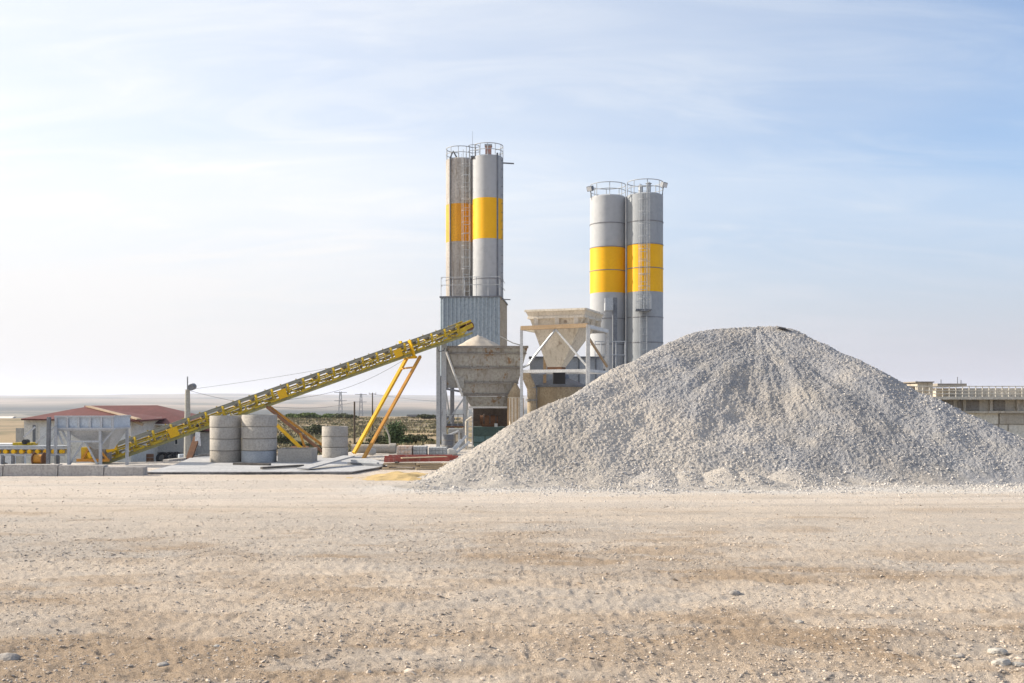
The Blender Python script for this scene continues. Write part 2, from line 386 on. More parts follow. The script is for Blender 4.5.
rock(163, 9.85, .06, 'low grey stone on brown soil right of the bottom left corner', 'rock_grey')
rock(217, 10.6, .05, 'pale stone alone on soil in the lower left foreground')
rock(735, 13.5, .07, 'dark stone sticking up from the beige gravel right of centre', 'rock_grey', .7)
rock(799, 11.6, .055, 'pale stone among small grit in the right foreground')
rock(561, 9.9, .05, 'dark small stone at the bottom edge left of centre', 'rock_grey')

# ------------------------------------------------------------------ the big gravel pile
SIL = [(424,486),(440,478.5),(459,467),(480,453),(521,424),(560,402),(588,386),(623,365),(662,343),(693,331),(713,327),(752,326.5),(775,325.4),(786,328),(795,333),
       (820,342.5),(858,361),(899,383),(953,408),(1024,441),(1070,463),(1110,484)]
TN = .63
def make_pile():
    px = np.interp(np.linspace(0, len(SIL)-1, 260), range(len(SIL)), [p[0] for p in SIL])
    py = np.interp(px, [p[0] for p in SIL], [p[1] for p in SIL])
    yf = np.interp(px, [424, 600, 900, 1110], [30.1, 30.2, 31.1, 31.7])
    k = (HOR-py)/F
    zc = (H+k*yf)/(1-k/TN); yc = yf+zc/TN; xc = (px-512)*yc/F
    cones = [np.stack([xc, yc, np.maximum(zc, 0), np.full_like(xc, TN)], 1)]
    def spur(a, b, n, lift, t):
        a = np.array(a); b = np.array(b)
        q = np.linspace(0, 1, n)[:, None]; p = a*(1-q)+b*q; p[:, 2] += lift*np.sin(q[:, 0]*np.pi)
        cones.append(np.c_[p, np.full(n, t)])
    spur((*W(770, 352, 38.0),), (*W(912, 476, 32.1),), 40, .42, .63)
    spur((*W(640, 392, 34.9),), (*W(560, 479, 30.5),), 30, .02, .64)
    spur((*W(860, 395, 35.5),), (*W(985, 482, 31.4),), 25, .15, .72)
    for q, Y, hgt in ((470,29.3,.5),(505,28.9,.55),(610,28.9,.55),(665,28.8,.75),(700,28.6,.6),(735,28.7,.85),(760,28.5,.7),(800,29.2,.8),(835,29.4,.6),(880,30.1,.5),(930,30.6,.4),(985,31,.45)):
        cones.append(np.array([[X(q, Y)+random.uniform(-.2,.2), Y+1.75, hgt*.62, .5]]))
    cn = np.vstack(cones)
    gx = np.arange(-3.6, 23.2, .032); gy = np.arange(27.6, 46, .036)
    Xg, Yg = np.meshgrid(gx, gy)
    wx = Xg+fbm(Xg/2.2, Yg/2.2, 3, 91)*.3; wy = Yg+fbm(Xg/2.2+9, Yg/2.2, 3, 93)*.3
    wx = np.where(True, wx, Xg)
    h = np.full(Xg.shape, -9.)
    for cx, cy, cz, t in cn:
        d = np.sqrt((wx-cx)**2+(wy-cy)**2+.05)
        np.maximum(h, cz+.18-t*d, out=h)
    pr = h.copy()
    base = ss(-.1, .7, h)
    th = np.arctan2(Yg-39.3, Xg-9.6); rd = np.hypot(Yg-39.3, Xg-9.6)
    gul = (fbm(th*3.0+rd*.12, rd/4, 3, 101, .55)*.20+fbm(th*11, rd/2.5, 3, 102, .55)*.07+fbm(Xg/1.6, Yg/1.6, 3, 105)*.13)*ss(.2, 2, h)
    top = 1-.72*ss(3.2, 5.2, h)
    h = h+gul*top+base*top*fbm(Xg/1.1, Yg/1.1, 3, 103)*.07
    rg = np.abs(fbm(Xg/.24, Yg/.24, 4, 107, .6))
    h = h+(.3+.7*base)*(rg*.032+fbm(Xg/.085, Yg/.085, 2, 109, .7)*.036)-.05
    h = .5*(h+np.sqrt(h*h+.07))-.05+fbm(Xg/.5, Yg/.3, 3, 131)*.06*(1-ss(.0, .4, h))
    # run-out apron of fines at the foot
    n, m = Xg.shape
    keep = h > -.06
    v = np.stack([Xg, Yg, np.maximum(h, -.12)], -1).reshape(-1, 3)
    i = np.arange((n-1)*m).reshape(n-1, m)[:, :-1]
    f = np.stack([i, i+1, i+1+m, i+m], -1).reshape(-1, 4)
    kf = keep.reshape(-1); f = f[kf[f].any(1)]
    u, inv = np.unique(f, return_inverse=True); v = v[u]; f = inv.reshape(f.shape)
    def lerp(c, d, k): return c*(1-k[..., None])+d*k[..., None]
    x, y, z = v.T
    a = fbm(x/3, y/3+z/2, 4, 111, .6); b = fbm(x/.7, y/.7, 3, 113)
    col = lerp(np.broadcast_to(np.array([.64,.585,.52]), (len(v), 3)), np.array([.45,.445,.45]), ss(-.35, .4, a+(x-8.5)*.08))  # right flank's shade put into the colour: greyer towards the right
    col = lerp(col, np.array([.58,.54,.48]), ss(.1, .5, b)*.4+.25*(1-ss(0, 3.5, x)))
    dp = ss(.08, .34, fbm(x/2.6+z*.3, y/2.6-z*.8, 4, 141, .6)); col = col*(1-.13*dp[:, None])
    t = Thing('gravel_pile', 'huge heap of crushed grey gravel standing in front of the yellow banded silos', 'gravel pile', (9, 38, 0))
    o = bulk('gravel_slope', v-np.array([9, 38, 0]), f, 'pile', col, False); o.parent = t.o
    # loose lumps lying on the slope
    H2 = h; N = 110000
    sx = rng.uniform(-3, 22.5, N); sy = rng.uniform(27.8, 42, N)
    ii = np.clip(((sy-27.6)/.036).astype(int), 0, n-1); jj = np.clip(((sx+3.6)/.032).astype(int), 0, m-1)
    sz = H2[ii, jj]; cl = fbm(sx/.9, sy/.9+sz, 3, 121)
    ok = (sz > -.02) & (rng.uniform(0, 1, N) < np.clip(.6+cl*1.4, .1, 1)); sx, sy, sz = sx[ok], sy[ok], sz[ok]
    S = .010*(3.6)**(rng.uniform(0, 1, len(sx))**2.6)
    S = S*(1+.35*(1-ss(.1, 1.6, sz))*(rng.uniform(0, 1, len(sx)) < .35)); P = np.stack([sx, sy, sz], -1)-np.array([9, 38, 0])
    nn = 16000; gx2 = rng.uniform(-5, 22, nn); gy2 = 30.4+(gx2 > 4)*.3-rng.exponential(.85, nn)+fbm(gx2/1.2, gx2*0, 2, 133)*.8
    gy2 = np.where(gx2 < -2.6, gy2+rng.uniform(0, 4, nn), gy2)
    P = np.vstack([P, np.stack([gx2, gy2, gz(gx2, gy2)+relief(gx2, gy2)], -1)-np.array([9, 38, 0])]); S = np.r_[S, .009*3.6**(rng.uniform(0, 1, nn)**2.4)*np.where(gx2 < -3.3, .35, 1)]
    o = stones('loose_lump', P, S, 'pile_stone', .8); o.parent = t.o; tag(o, 'loose crushed lumps lying all over the slope', kind='stuff')
    b = MB()   # unused builder for the dark strip standing in for summit shade
    return h
mat('pile_stone', (.58,.54,.49), (.49,.465,.44), .9, 0, .5, island=.22)
make_pile()

# low fan of yellow sand
def patch(name, cx, cy, rx, ry, hh, m, label, cat=None, kind=None, seed=0, thing=False):
    n = 60; v = []; f = []
    g = np.linspace(-1, 1, n); A, B = np.meshgrid(g, g)
    x = cx+A*rx; y = cy+B*ry
    d = np.hypot(A, B)+fbm(A*2, B*2, 3, seed)*.5
    z = gz(x, y)+hh*(1-ss(.05, 1, d))-.02+fbm(x*2, y*2, 3, seed+3)*hh*.5*(1-ss(.5, 1, d))-.05*ss(.9, 1.1, d)
    v = np.stack([x, y, z], -1).reshape(-1, 3)
    i = np.arange((n-1)*n).reshape(n-1, n)[:, :-1]; f = np.stack([i, i+1, i+1+n, i+n], -1).reshape(-1, 4)
    o = bulk(name, v, f, m, None, True); tag(o, label, cat, kind=kind); return o
patch('spilled_sand', X(398, 33.3), 33.6, 1.75, 2.1, .16, 'sand_yellow', 'yellow sand spread in front of the red stack of formwork', kind='stuff', seed=201)

# ------------------------------------------------------------------ silos
def ladder(mb, a, b, wdir, w=.42, r=.022, step=.45):
    a = Vector(a); b = Vector(b); s = Vector(wdir).normalized()*w/2
    mb.tube(a-s, b-s, r, 6); mb.tube(a+s, b+s, r, 6)
    L = (b-a).length; n = int(L/step)
    for i in range(1, n): p = a.lerp(b, i/n); mb.tube(p-s, p+s, r*.8, 5)
def railing(mb, cx, cy, z, r, hgt, posts, t=.022, a0=0, a1=2*math.pi):
    mb.ring(cx, cy, z+hgt, r, t, 36, a0, a1); mb.ring(cx, cy, z+hgt*.5, r, t*.8, 36, a0, a1)
    for i in range(posts):
        a = a0+(a1-a0)*i/posts; p = (cx+r*math.cos(a), cy+r*math.sin(a)); mb.tube((*p, z-.05), (*p, z+hgt), t, 6)
def silo(cx, cy, r, zb, zt, b0, b1, seams, mg, my, label):
    t = Thing('cement_silo', label, 'silo', (cx, cy, zb), 'yellow banded cement silos')
    t.part('lower_shell', MB().lathe(cx, cy, [(r*.985, zb), (r, zb+.05), (r, b0)], 64, cap=False), mg)
    t.part('upper_shell', MB().lathe(cx, cy, [(r, b1), (r, zt), (r*.93, zt+.08), (.01, zt+.22)], 64), mg)
    t.part('yellow_band', MB().lathe(cx, cy, [(r+.004, b0), (r+.004, b1)], 64), my)
    for z in seams:
        t.part('seam_ring', MB().lathe(cx, cy, [(r, z-.025), (r+.03, z-.02), (r+.03, z+.02), (r, z+.025)], 64), 'seam')
    return t
# left pair on the clad tower
YA, YB = 74.6, 73.0; sA, sB = YA/F, YB/F
ax, bx_ = X(460.5, YA), X(488, YB); rA = 14.5*sA; rB = 15.2*sB
zdeck = Z(297, 71.4)
tA = silo(ax, YA, rA, zdeck, Z(158, YA-rA), Z(241, YA-rA), Z(203, YA-rA), [Z(279, YA-rA)], 'silo_grimy', 'silo_yellow_worn', 'grimy silo on the blue clad tower, the left and lower one of its pair')
tB = silo(bx_, YB, rB, zdeck, Z(155, YB-rB), Z(238, YB-rB), Z(197, YB-rB), [Z(278, YB-rB)], 'silo_grey', 'silo_yellow', 'silo on the blue clad tower with a red and white box on top')
m = MB(); railing(m, ax, YA, Z(158, YA-rA)+.05, rA*.98, .85, 7, .03, R(100), R(330)); tA.part('top_railing', m, 'galv')
m = MB(); railing(m, bx_, YB, Z(155, YB-rB)+.05, rB*.98, .85, 7, .03, R(-150), R(60)); tB.part('top_railing', m, 'galv')
tA.part('filling_pipe', MB().tube((ax-.72, YA-rA*.83, zdeck), (ax-.72, YA-rA*.83, Z(157, YA-rA)), .055, 8).path([(ax-.72, YA-rA*.83, Z(157, YA-rA)), (ax-.5, YA-rA*.7, Z(150, YA-rA)), (ax-.2, YA-rA*.5, Z(157, YA-rA))], .055, 8), 'galv_dark')
m = MB(); lx = X(467, YA); ladder(m, (lx, YA-rA-.18, zdeck), (lx, YA-rA-.18, Z(150, YA-rA)), (1, 0, 0), .45, .026, .6)
for z in np.arange(zdeck+1.5, Z(160, YA-rA), 1.9): m.bar((lx, YA-rA-.18, z), (lx, YA-rA*.8, z), .04)
lad = tA.part('ladder', m, 'galv')
m = MB()
for z in np.arange(zdeck+2.2, Z(158, YA-rA), .85): m.ring(lx, YA-rA-.5, z, .33, .014, 14, R(-200), R(20))
for a in (-160, -90, -20): m.tube((lx+.33*math.cos(R(a)), YA-rA-.5+.33*math.sin(R(a)), zdeck+2.2), (lx+.33*math.cos(R(a)), YA-rA-.5+.33*math.sin(R(a)), Z(156, YA-rA)), .012, 5)
tA.part('safety_cage', m, 'galv', lad)
tB.part('filling_pipe', MB().tube((X(497.5, YB), YB-rB*.78, zdeck), (X(497.5, YB), YB-rB*.78, Z(152, YB-rB)), .07, 8), 'galv_dark')
m = MB(); lx = X(501.5, YB); ladder(m, (lx, YB-.5, zdeck), (lx, YB-.5, Z(150, YB-rB)), (.6, -.8, 0), .38, .024, .6); lad2 = tB.part('ladder', m, 'galv_dark')
tB.part('dust_filter', MB().box(X(485.5, YB), X(491.5, YB), YB-.6, YB-.1, Z(155, YB-rB)+.1, Z(144, YB-rB)), 'red_box')
tB.part('filter_cap', MB().box(X(484.8, YB), X(492.2, YB), YB-.66, YB-.04, Z(144, YB-rB), Z(142.3, YB-rB)), 'galv')
tB.part('boom_arm', MB().bar((X(503, YB), YB-.2, Z(160, YB-rB)), (X(514, YB), YB-.2, Z(160.6, YB-rB)), .07, .09), 'galv_dark')
tB.part('antenna', MB().tube((X(472.5, YB), YB, Z(158, YB-rB)), (X(472.5, YB), YB, Z(127, YB-rB)), .018, 6, .008), 'galv_dark')
m = MB(); m.box(X(471, YB), X(477, YB), YB-.6, YB+.2, Z(155.5, YB-rB), Z(154, YB-rB)); railing(m, X(474, YB), YB-.2, Z(154, YB-rB), .4, .8, 5, .02); tB.part('bridge_platform', m, 'galv_dark')
m = MB()
for zz in (.9, 1.45): m.path([(ax-rA-.25, YA-.4, zdeck+zz), (ax-rA-.2, YA-rA-.2, zdeck+zz), (bx_+rB+.15, YB-rB-.25, zdeck+zz)], .022, 6)
for k in range(6):
    p = Vector((ax-rA-.2, YA-rA-.2, 0)).lerp(Vector((bx_+rB+.15, YB-rB-.25, 0)), k/5); m.tube((p.x, p.y, zdeck), (p.x, p.y, zdeck+1.45), .024, 6)
# tower
FL = (X(441, 70.6), 70.6); FR = (X(500, 70.2), 70.2); BR = (X(506.5, 76.2), 76.2); BL = (FL[0]+BR[0]-FR[0], 76.6)
zt0, ztt = Z(376, 70.4), Z(297.5, 70.4)
tw = Thing('silo_tower', 'blue corrugated clad tower carrying the two left silos', 'tower', ((FL[0]+FR[0])/2, 73, 0))
def corr(mb, a, b, z0, z1, n, dpt):
    a = Vector((*a, 0)); b = Vector((*b, 0)); d = (b-a).normalized(); nrm = Vector((d.y, -d.x, 0)); L = (b-a).length; pts = []
    for i in range(n):
        u = L*i/n; q = L/n
        pts += [(u, 0), (u+q*.35, 0), (u+q*.5, dpt), (u+q*.85, dpt)]
    pts.append((L, 0)); vs = []
    for z in (z0, z1): vs += [tuple(a+d*u+nrm*v+Vector((0, 0, z))) for u, v in pts]
    k = len(pts); mb.add(vs, [(i, i+1, k+i+1, k+i) for i in range(k-1)])
m = MB(); corr(m, FL, FR, zt0, ztt, 15, .07); corr(m, BR, BL, zt0, ztt, 15, .07); corr(m, BL, FL, zt0, ztt, 18, .07); tw.part('cladding', m, 'cladding')
m = MB(); corr(m, FR, BR, zt0, ztt, 14, .05); tw.part('side_cladding', m, 'clad_beige', label='weathered beige side wall')
m = MB(); m.prism([(FL[0]-.1, FL[1]-.12), (FR[0]+.12, FR[1]-.12), (BR[0]+.12, BR[1]+.1), (BL[0]-.1, BL[1]+.1)], ztt, ztt+.1); tw.part('deck', m, 'galv_dark')
m = MB(); 
for zz in (.9, 1.45): m.path([(FL[0], FL[1]+1, ztt+zz), (FL[0]+.05, FL[1]+.05, ztt+zz), (FR[0], FR[1]+.05, ztt+zz), (BR[0]-.1, BR[1]-2, ztt+zz)], .022, 6)
for k in range(6):
    p = Vector((*FL, 0)).lerp(Vector((*FR, 0)), k/5); m.tube((p.x, p.y+.05, ztt), (p.x, p.y+.05, ztt+1.45), .024, 6)
tw.part('deck_railing', m, 'galv')
tw.part('outrigger', MB().bar((FR[0]-.1, FR[1]+.3, ztt-.12), (X(510.5, 70.4), FR[1]+.3, ztt-.14), .07), 'galv_dark')
for p in (FL, FR, BR, BL):
    tw.part('leg', MB().ibeam((p[0], p[1]+.2, gzf(*p)-.2), (p[0], p[1]+.2, zt0+.1), .3, .3), 'galv_dark')
tw.part('floor_beam', MB().bar((*FL, zt0-.1), (*FR, zt0-.1), .2), 'galv_dark'); tw.part('floor_beam', MB().bar((*BL, zt0-.1), (*BR, zt0-.1), .2), 'galv_dark')

# right pair
YC, YD = 62.7, 62.0; cx_, dx_ = X(608, YC), X(645, YD); rC = 18*YC/F*1.0; rD = 18.2*YD/F
tC = silo(cx_, YC, rC*.995, -.05, Z(195, YC-rC), Z(292, YC-rC), Z(246, YC-rC), [Z(222, YC-rC), Z(269.5, YC-rC), Z(318, YC-rC), Z(344, YC-rC), Z(246, YC-rC)], 'silo_grey', 'silo_yellow', 'left silo of the right hand pair, with a floodlight on its left rim')
tD = silo(dx_, YD, rD*.985, -.05, Z(193, YD-rD), Z(291, YD-rD), Z(243, YD-rD), [Z(220, YD-rD), Z(267, YD-rD), Z(316.5, YD-rD), Z(342, YD-rD), Z(243, YD-rD)], 'silo_shaded', 'silo_yellow', 'rightmost silo, with a caged ladder running up its front')
m = MB(); railing(m, cx_, YC, Z(195, YC-rC)+.05, rC*.97, .78, 8, .026); tC.part('top_railing', m, 'galv')
m = MB(); railing(m, dx_, YD, Z(193, YD-rD)+.05, rD*.97, .82, 8, .026); tD.part('top_railing', m, 'galv')
def flood(px, py, Y, sgn, t):
    p = W(px, py, Y); f = t.part('floodlight', MB().tube(p-Vector((sgn*.1, 0, .75)), p-Vector((0, 0, .1)), .03, 6), 'galv_dark')
    b = MB(); d = Vector((sgn*.5, -.75, -.35)).normalized(); b.bar(p-d*.1, p+d*.16, .36, .3); t.part('lamp_housing', b, 'galv_dark', f)
    g = MB(); g.bar(p+d*.16, p+d*.17, .3, .24); t.part('lamp_lens', g, 'lamp_glass', f)
flood(590.5, 188.5, YC-.4, -1, tC); flood(663.5, 184.5, YD-.3, 1, tD)
for q, hh in ((640, .6), (648, .75)): tD.part('roof_vent', MB().lathe(X(q, YD), YD-.3, [(.14, Z(193, YD-rD)+.08), (.14, Z(193, YD-rD)+hh), (.2, Z(193, YD-rD)+hh), (.02, Z(193, YD-rD)+hh+.12)], 14), 'galv')
tC.part('standpipe', MB().tube((X(626.3, YD-.95), YD-.95, 0), (X(626.3, YD-.95), YD-.95, Z(196, YD-rD)), .05, 8), 'galv_dark')
m = MB(); lx = X(643.5, YD-rD-.2); ladder(m, (lx, YD-rD-.16, 1.5), (lx, YD-rD-.16, Z(184, YD-rD)), (1, 0, 0), .42, .02, .45)
for z in np.arange(3, Z(195, YD-rD), 1.8): m.bar((lx, YD-rD-.16, z), (lx, YD-rD*.95, z), .035)
lad = tD.part('ladder', m, 'galv')
m = MB(); yc = YD-rD-.5
for z in np.arange(Z(312, YD-rD), Z(188, YD-rD), .75): m.ring(lx, yc, z, .34, .014, 14, R(-200), R(20))
for a in (-180, -125, -90, -55, 0): m.tube((lx+.34*math.cos(R(a)), yc+.34*math.sin(R(a)), Z(312, YD-rD)), (lx+.34*math.cos(R(a)), yc+.34*math.sin(R(a)), Z(188, YD-rD)), .011, 5)
tD.part('safety_cage', m, 'galv', lad)
m = MB(); m.box(X(636, YD-1.6), X(651, YD-1.6), YD-1.95, YD-rD, Z(311.5, YD-rD), Z(310, YD-rD)); pf = tD.part('landing', m, 'galv_dark')
m = MB()
for q in (636, 643.5, 651): m.tube((X(q, YD-1.9), YD-1.9, Z(311, YD-rD)), (X(q, YD-1.9), YD-1.9, Z(296, YD-rD)), .018, 6)
for q in (296, 303): m.tube((X(636, YD-1.9), YD-1.9, Z(q, YD-rD)), (X(651, YD-1.9), YD-1.9, Z(q, YD-rD)), .016, 6)
tD.part('landing_rail', m, 'galv', pf)
# duct beside silo C
du = Thing('dust_duct', 'tall grey dust duct standing against the left silo of the right pair', 'duct', (X(612, 60.6), 60.6, 0))
du.part('duct', MB().box(X(612.5, 60.6), X(616.8, 60.6), 60.3, 60.75, 0, Z(298, 60.6)), 'galv_dark')
du.part('filter_box', MB().box(X(604.5, 60.6), X(612.4, 60.6), 60.1, 60.9, Z(311, 60.6), Z(303, 60.6)), 'galv')
du.part('elbow', MB().box(X(604.8, 60.6), X(616.5, 60.6), 60.35, 60.7, Z(302.8, 60.6), Z(298.2, 60.6)), 'galv')
pl = Thing('catwalk', 'grey steel catwalk between the hopper frame and the silos', 'catwalk', (X(606, 58.5), 58.5, 0))
m = MB(); m.box(X(594, 58.5), X(628, 58.5), 58, 59, Z(371, 58.5), Z(369, 58.5)); pl.part('deck', m, 'galv_dark')
m = MB()
for q in (595, 601, 608, 616, 625): m.tube((X(q, 58), 58, Z(370, 58)), (X(q, 58), 58, Z(341, 58)), .028, 6)
for q in (341.5, 355): m.tube((X(595, 58), 58, Z(q, 58)), (X(625, 58), 58, Z(q, 58)), .026, 6)
pl.part('handrail', m, 'galv')
for q in (596, 626): pl.part('leg', MB().bar((X(q, 58.5), 58.5, -.1), (X(q, 58.5), 58.5, Z(371, 58.5)), .15), 'galv_dark')

# ------------------------------------------------------------------ big steel bin
YF = 53.0
bn = Thing('aggregate_bin', 'large rust stained grey steel bin under the end of the conveyor', 'hopper', (X(485, 55), 55, 0))
zt_ = Z(346.5, YF); zb_ = Z(395.5, YF+.9)
tl, tr = X(444, YF), X(528, YF); bl, br = X(463.5, YF+.9), X(514.5, YF+.9)
def plate(mb, p, th=(0, .05, 0)):
    th = Vector(th); p = [Vector(q) for q in p]; mb.hexa(p+[q+th for q in p])
m = MB(); plate(m, [(tl+.18, YF, zt_), (tr, YF, zt_), (br, YF+.9, zb_), (bl, YF+.9, zb_)]); bn.part('front_plate', m, 'bin_steel')
m = MB(); plate(m, [(tl, 57.2, zt_), (tr, 57.2, zt_), (br, 56.2, zb_), (bl, 56.2, zb_)], (0, -.05, 0)); bn.part('back_plate', m, 'bin_steel')
m = MB(); plate(m, [(tl+.18, YF+.05, zt_), (tl+.18, 57.1, zt_), (bl, 56.2, zb_), (bl, YF+.95, zb_)], (.05, 0, 0)); bn.part('inner_slope', m, 'bin_steel')
m = MB(); plate(m, [(tr, YF+.05, zt_), (tr, 57.1, zt_), (br, 56.2, zb_), (br, YF+.95, zb_)], (-.05, 0, 0)); bn.part('inner_slope', m, 'bin_steel')
bn.part('side_panel', MB().box(X(443, 53.6), X(464, 53.6), 53.55, 53.65, Z(388, 53.6), Z(348, 53.6)), 'bin_steel')
for py, hh in ((347, .13), (353.5, .08), (368, .1), (383, .09), (395, .14)):
    k = (py-346.5)/(395.5-346.5); yy = YF+.9*k-.05
    x0 = tl+.18+(bl-tl-.18)*k; x1 = tr+(br-tr)*k
    bn.part('rib', MB().bar((x0-.03, yy, Z(py, yy)), (x1+.03, yy, Z(py, yy)), .09, hh), 'rib_steel')
bn.part('corner_brace', MB().bar((X(446.5, 52.85), 52.85, Z(352, 52.85)), (X(462, 52.9), 53.4, Z(396, 52.9)), .09, .09), 'white_steel')
m = MB(); x0, x1 = X(465, 54), X(514, 54)
m.hexa([(x0+.35, 54.3, Z(408, 54)), (x1-.35, 54.3, Z(408, 54)), (x1-.35, 55.8, Z(408, 54)), (x0+.35, 55.8, Z(408, 54)), (x0, 53.95, Z(396.5, 54)), (x1, 53.95, Z(396.5, 54)), (x1, 56.1, Z(396.5, 54)), (x0, 56.1, Z(396.5, 54))]); bn.part('discharge_box', m, 'bin_steel')
bn.part('discharge_sill', MB().bar((X(469, 53.6), 53.6, Z(407.3, 53.6)), (X(508, 53.6), 53.6, Z(407.3, 53.6)), .1, .1), 'white_steel')
for q, w in ((464.5, .17), (510.5, .2)):
    for yy in (53.7, 56.3): bn.part('leg', MB().ibeam((X(q, 53.7), yy, -.1), (X(q, 53.7), yy, Z(396, 53.7)), w, w), 'galv')
for q, w, col in ((438.3, .2, 'galv'), (444, .26, 'galv_dark')):
    bn.part('column', MB().ibeam((X(q, 53.4), 53.4, -.1), (X(q, 53.4), 53.4, Z(342.5, 53.4)), w, w, .03), 'galv')
bn.part('cross_beam', MB().bar((X(444, 53.5), 53.45, Z(388.5, 53.5)), (X(463, 53.5), 53.45, Z(392, 53.5)), .11), 'galv_dark'); m = MB(); m.bar((X(446, 53.5), 53.5, Z(425, 53.5)), (X(464, 53.5), 53.5, Z(425, 53.5)), .12, .16); bn.part('cross_beam', m, 'galv_dark')
bn.part('diagonal_brace', MB().bar((X(446, 53.6), 53.6, Z(424, 53.6)), (X(464, 53.6), 53.6, Z(398, 53.6)), .09), 'galv')
bn.part('diagonal_brace', MB().bar((X(446, 54.6), 54.6, Z(392, 54.6)), (X(451, 54.6), 54.6, Z(424, 54.6)), .08), 'galv')
# sand in the bin
def cone_heap(name, cx, cy, z0, r, hgt, m, label, cat):
    n = 44; k = 16; v = [(cx, cy, z0+hgt)]
    for j in range(1, k+1):
        for i in range(n):
            a = i*2*math.pi/n; q = j/k*(1+.07*math.sin(3*a+1)+.04*math.sin(7*a)); v.append((cx+q*r*math.cos(a), cy+q*r*math.sin(a), z0+hgt*(1-j/k)*(1.0)+.05*float(vn(i*.7, j*.7, 8))-.05*(j == 1)))
    f = [(0, 1+i, 1+(i+1) % n) for i in range(n)]
    for j in range(k-1):
        f += [(1+j*n+i, 1+(j+1)*n+i, 1+(j+1)*n+(i+1) % n, 1+j*n+(i+1) % n) for i in range(n)]
    mb = MB().add(v, f, True); return solo(name, mb, m, label, cat, (cx, cy, z0))
cone_heap('sand_heap', X(478, 55.2), 55.2, Z(353, 55.2), 1.9, Z(334.5, 55.2)-Z(353, 55.2), 'sand_pale', 'pale sand cone heaped inside the big steel bin', 'sand heap')
# machinery under it
tk = Thing('water_tank', 'teal steel tank under the big steel bin', 'tank', (X(488, 55), 55, 0))
tk.part('tank_body', MB().box(X(473.5, 54.4), X(504, 54.4), 54.4, 55.8, .05, Z(436, 54.4)), 'teal')
tk.part('tank_lid', MB().box(X(473, 54.4), X(504.5, 54.4), 54.3, 55.9, Z(435.8, 54.4), Z(427, 54.4)), 'teal_dark')
m = MB(); m.bar((X(474, 54.3), 54.36, Z(442.5, 54.3)), (X(504, 54.3), 54.36, Z(442.5, 54.3)), .06, .06); m.bar((X(485, 54.3), 54.37, .1), (X(485, 54.3), 54.37, Z(436, 54.3)), .05); tk.part('stiffener', m, 'teal_dark')
mo = Thing('crusher_motor', 'rust brown drive motor on top of the teal tank', 'motor', (X(489, 55), 55, 1.1))
mo.part('motor_body', MB().tube((X(480, 55), 55, Z(420, 55)), (X(498, 55), 55, Z(420, 55)), .26, 16).box(X(482, 55), X(496, 55), 54.75, 55.3, Z(426.5, 55), Z(420, 55)), 'rusty')
for q in (484, 490, 496): mo.part('cooling_fin', MB().tube((X(q-.7, 55), 55, Z(420, 55)), (X(q+.7, 55), 55, Z(420, 55)), .33, 16), 'brown_panel')
mo.part('junction_box', MB().box(X(494.5, 54.6), X(497.5, 54.6), 54.5, 54.7, Z(427, 54.6), Z(423.5, 54.6)), 'white_paint')
solo('back_panel', MB().box(X(473, 57.6), X(511, 57.6), 57.5, 57.6, 0, Z(405, 57.6)).bar((X(492, 57.4), 57.45, .2), (X(492, 57.4), 57.45, Z(406, 57.4)), .12).bar((X(473, 57.4), 57.45, Z(422, 57.4)), (X(511, 57.4), 57.45, Z(422, 57.4)), .1), 'brown_panel', 'dark brown steel screen standing behind the teal tank', 'screen', (0, 57.5, 0))
cb = Thing('control_cabinet', 'grey control cabinet with a small pale window, left of the teal tank', 'cabinet', (X(455, 54.5), 54.5, 0))
cb.part('cabinet_body', MB().box(X(448, 54.5), X(463, 54.5), 54.4, 55.4, .02, Z(429, 54.5)), 'galv')
f_ = cb.part('window', MB().box(X(454.5, 54.3), X(461.5, 54.3), 54.36, 54.4, Z(443, 54.3), Z(433, 54.3)), 'rib_steel')
cb.part('pane', MB().box(X(455.6, 54.3), X(460.4, 54.3), 54.34, 54.36, Z(441.5, 54.3), Z(434.5, 54.3)), 'cream_steel', f_)
sc = Thing('scaffold_ladder', 'pale scaffold ladder between the cabinet and the teal tank', 'ladder', (X(470, 53), 53, 0))
m = MB(); ladder(m, (X(470, 53), 53, 0), (X(470.5, 53.4), 53.4, Z(410, 53.4)), (1, 0, 0), .24, .03, .3); sc.part('rails', m, 'white_steel')
for k, (a, b, lab) in enumerate([((449, 458), (461, 440), 'lowest'), ((452, 459), (466, 436), 'middle'), ((456, 460), (469, 442), 'upper right')]):
    YY = 47.5+k*.2
    solo('steel_tube', MB().tube((X(a[0], YY), YY, .06), (X(b[0], YY+1), YY+1, Z(b[1], YY+1)), .06, 8), 'white_steel',
         f'pale bent steel tube leaning in front of the cabinet, {lab} of three', 'steel tube', (X(a[0], YY), YY, 0), 'tubes leaning by the cabinet')

pg = Thing('pipe_manifold', 'grey pipe manifold with a valve wheel below the left part of the steel bin', 'pipework', (X(456, 52.6), 52.6, 0))
pg.part('pipe', MB().path([(X(447, 52.6), 52.6, 0), W(447, 436, 52.6), W(459, 431, 52.6), (X(459.5, 52.6), 52.6, .0)], .06, 8), 'galv')
pg.part('pipe', MB().path([W(466, 452, 52.4), W(466, 421, 52.4), W(472, 417, 52.4)], .05, 8), 'cream_steel')
pg.part('valve_wheel', MB().ring(X(453, 52.3), 52.3, Z(447, 52.3), .16, .025, 14), 'leg_orange')
hsr = Thing('side_walkway', 'narrow steel walkway with a handrail along the foot of the steel bin', 'walkway', (X(456, 53), 53, 0))
hsr.part('deck', MB().box(X(446, 53), X(464, 53), 52.9, 53.5, Z(427.4, 53), Z(426.2, 53)), 'rusty')
m = MB()
for q in (446.5, 452, 458, 463.5): m.tube((X(q, 52.95), 52.95, Z(427, 53)), (X(q, 52.95), 52.95, Z(414, 53)), .02, 6)
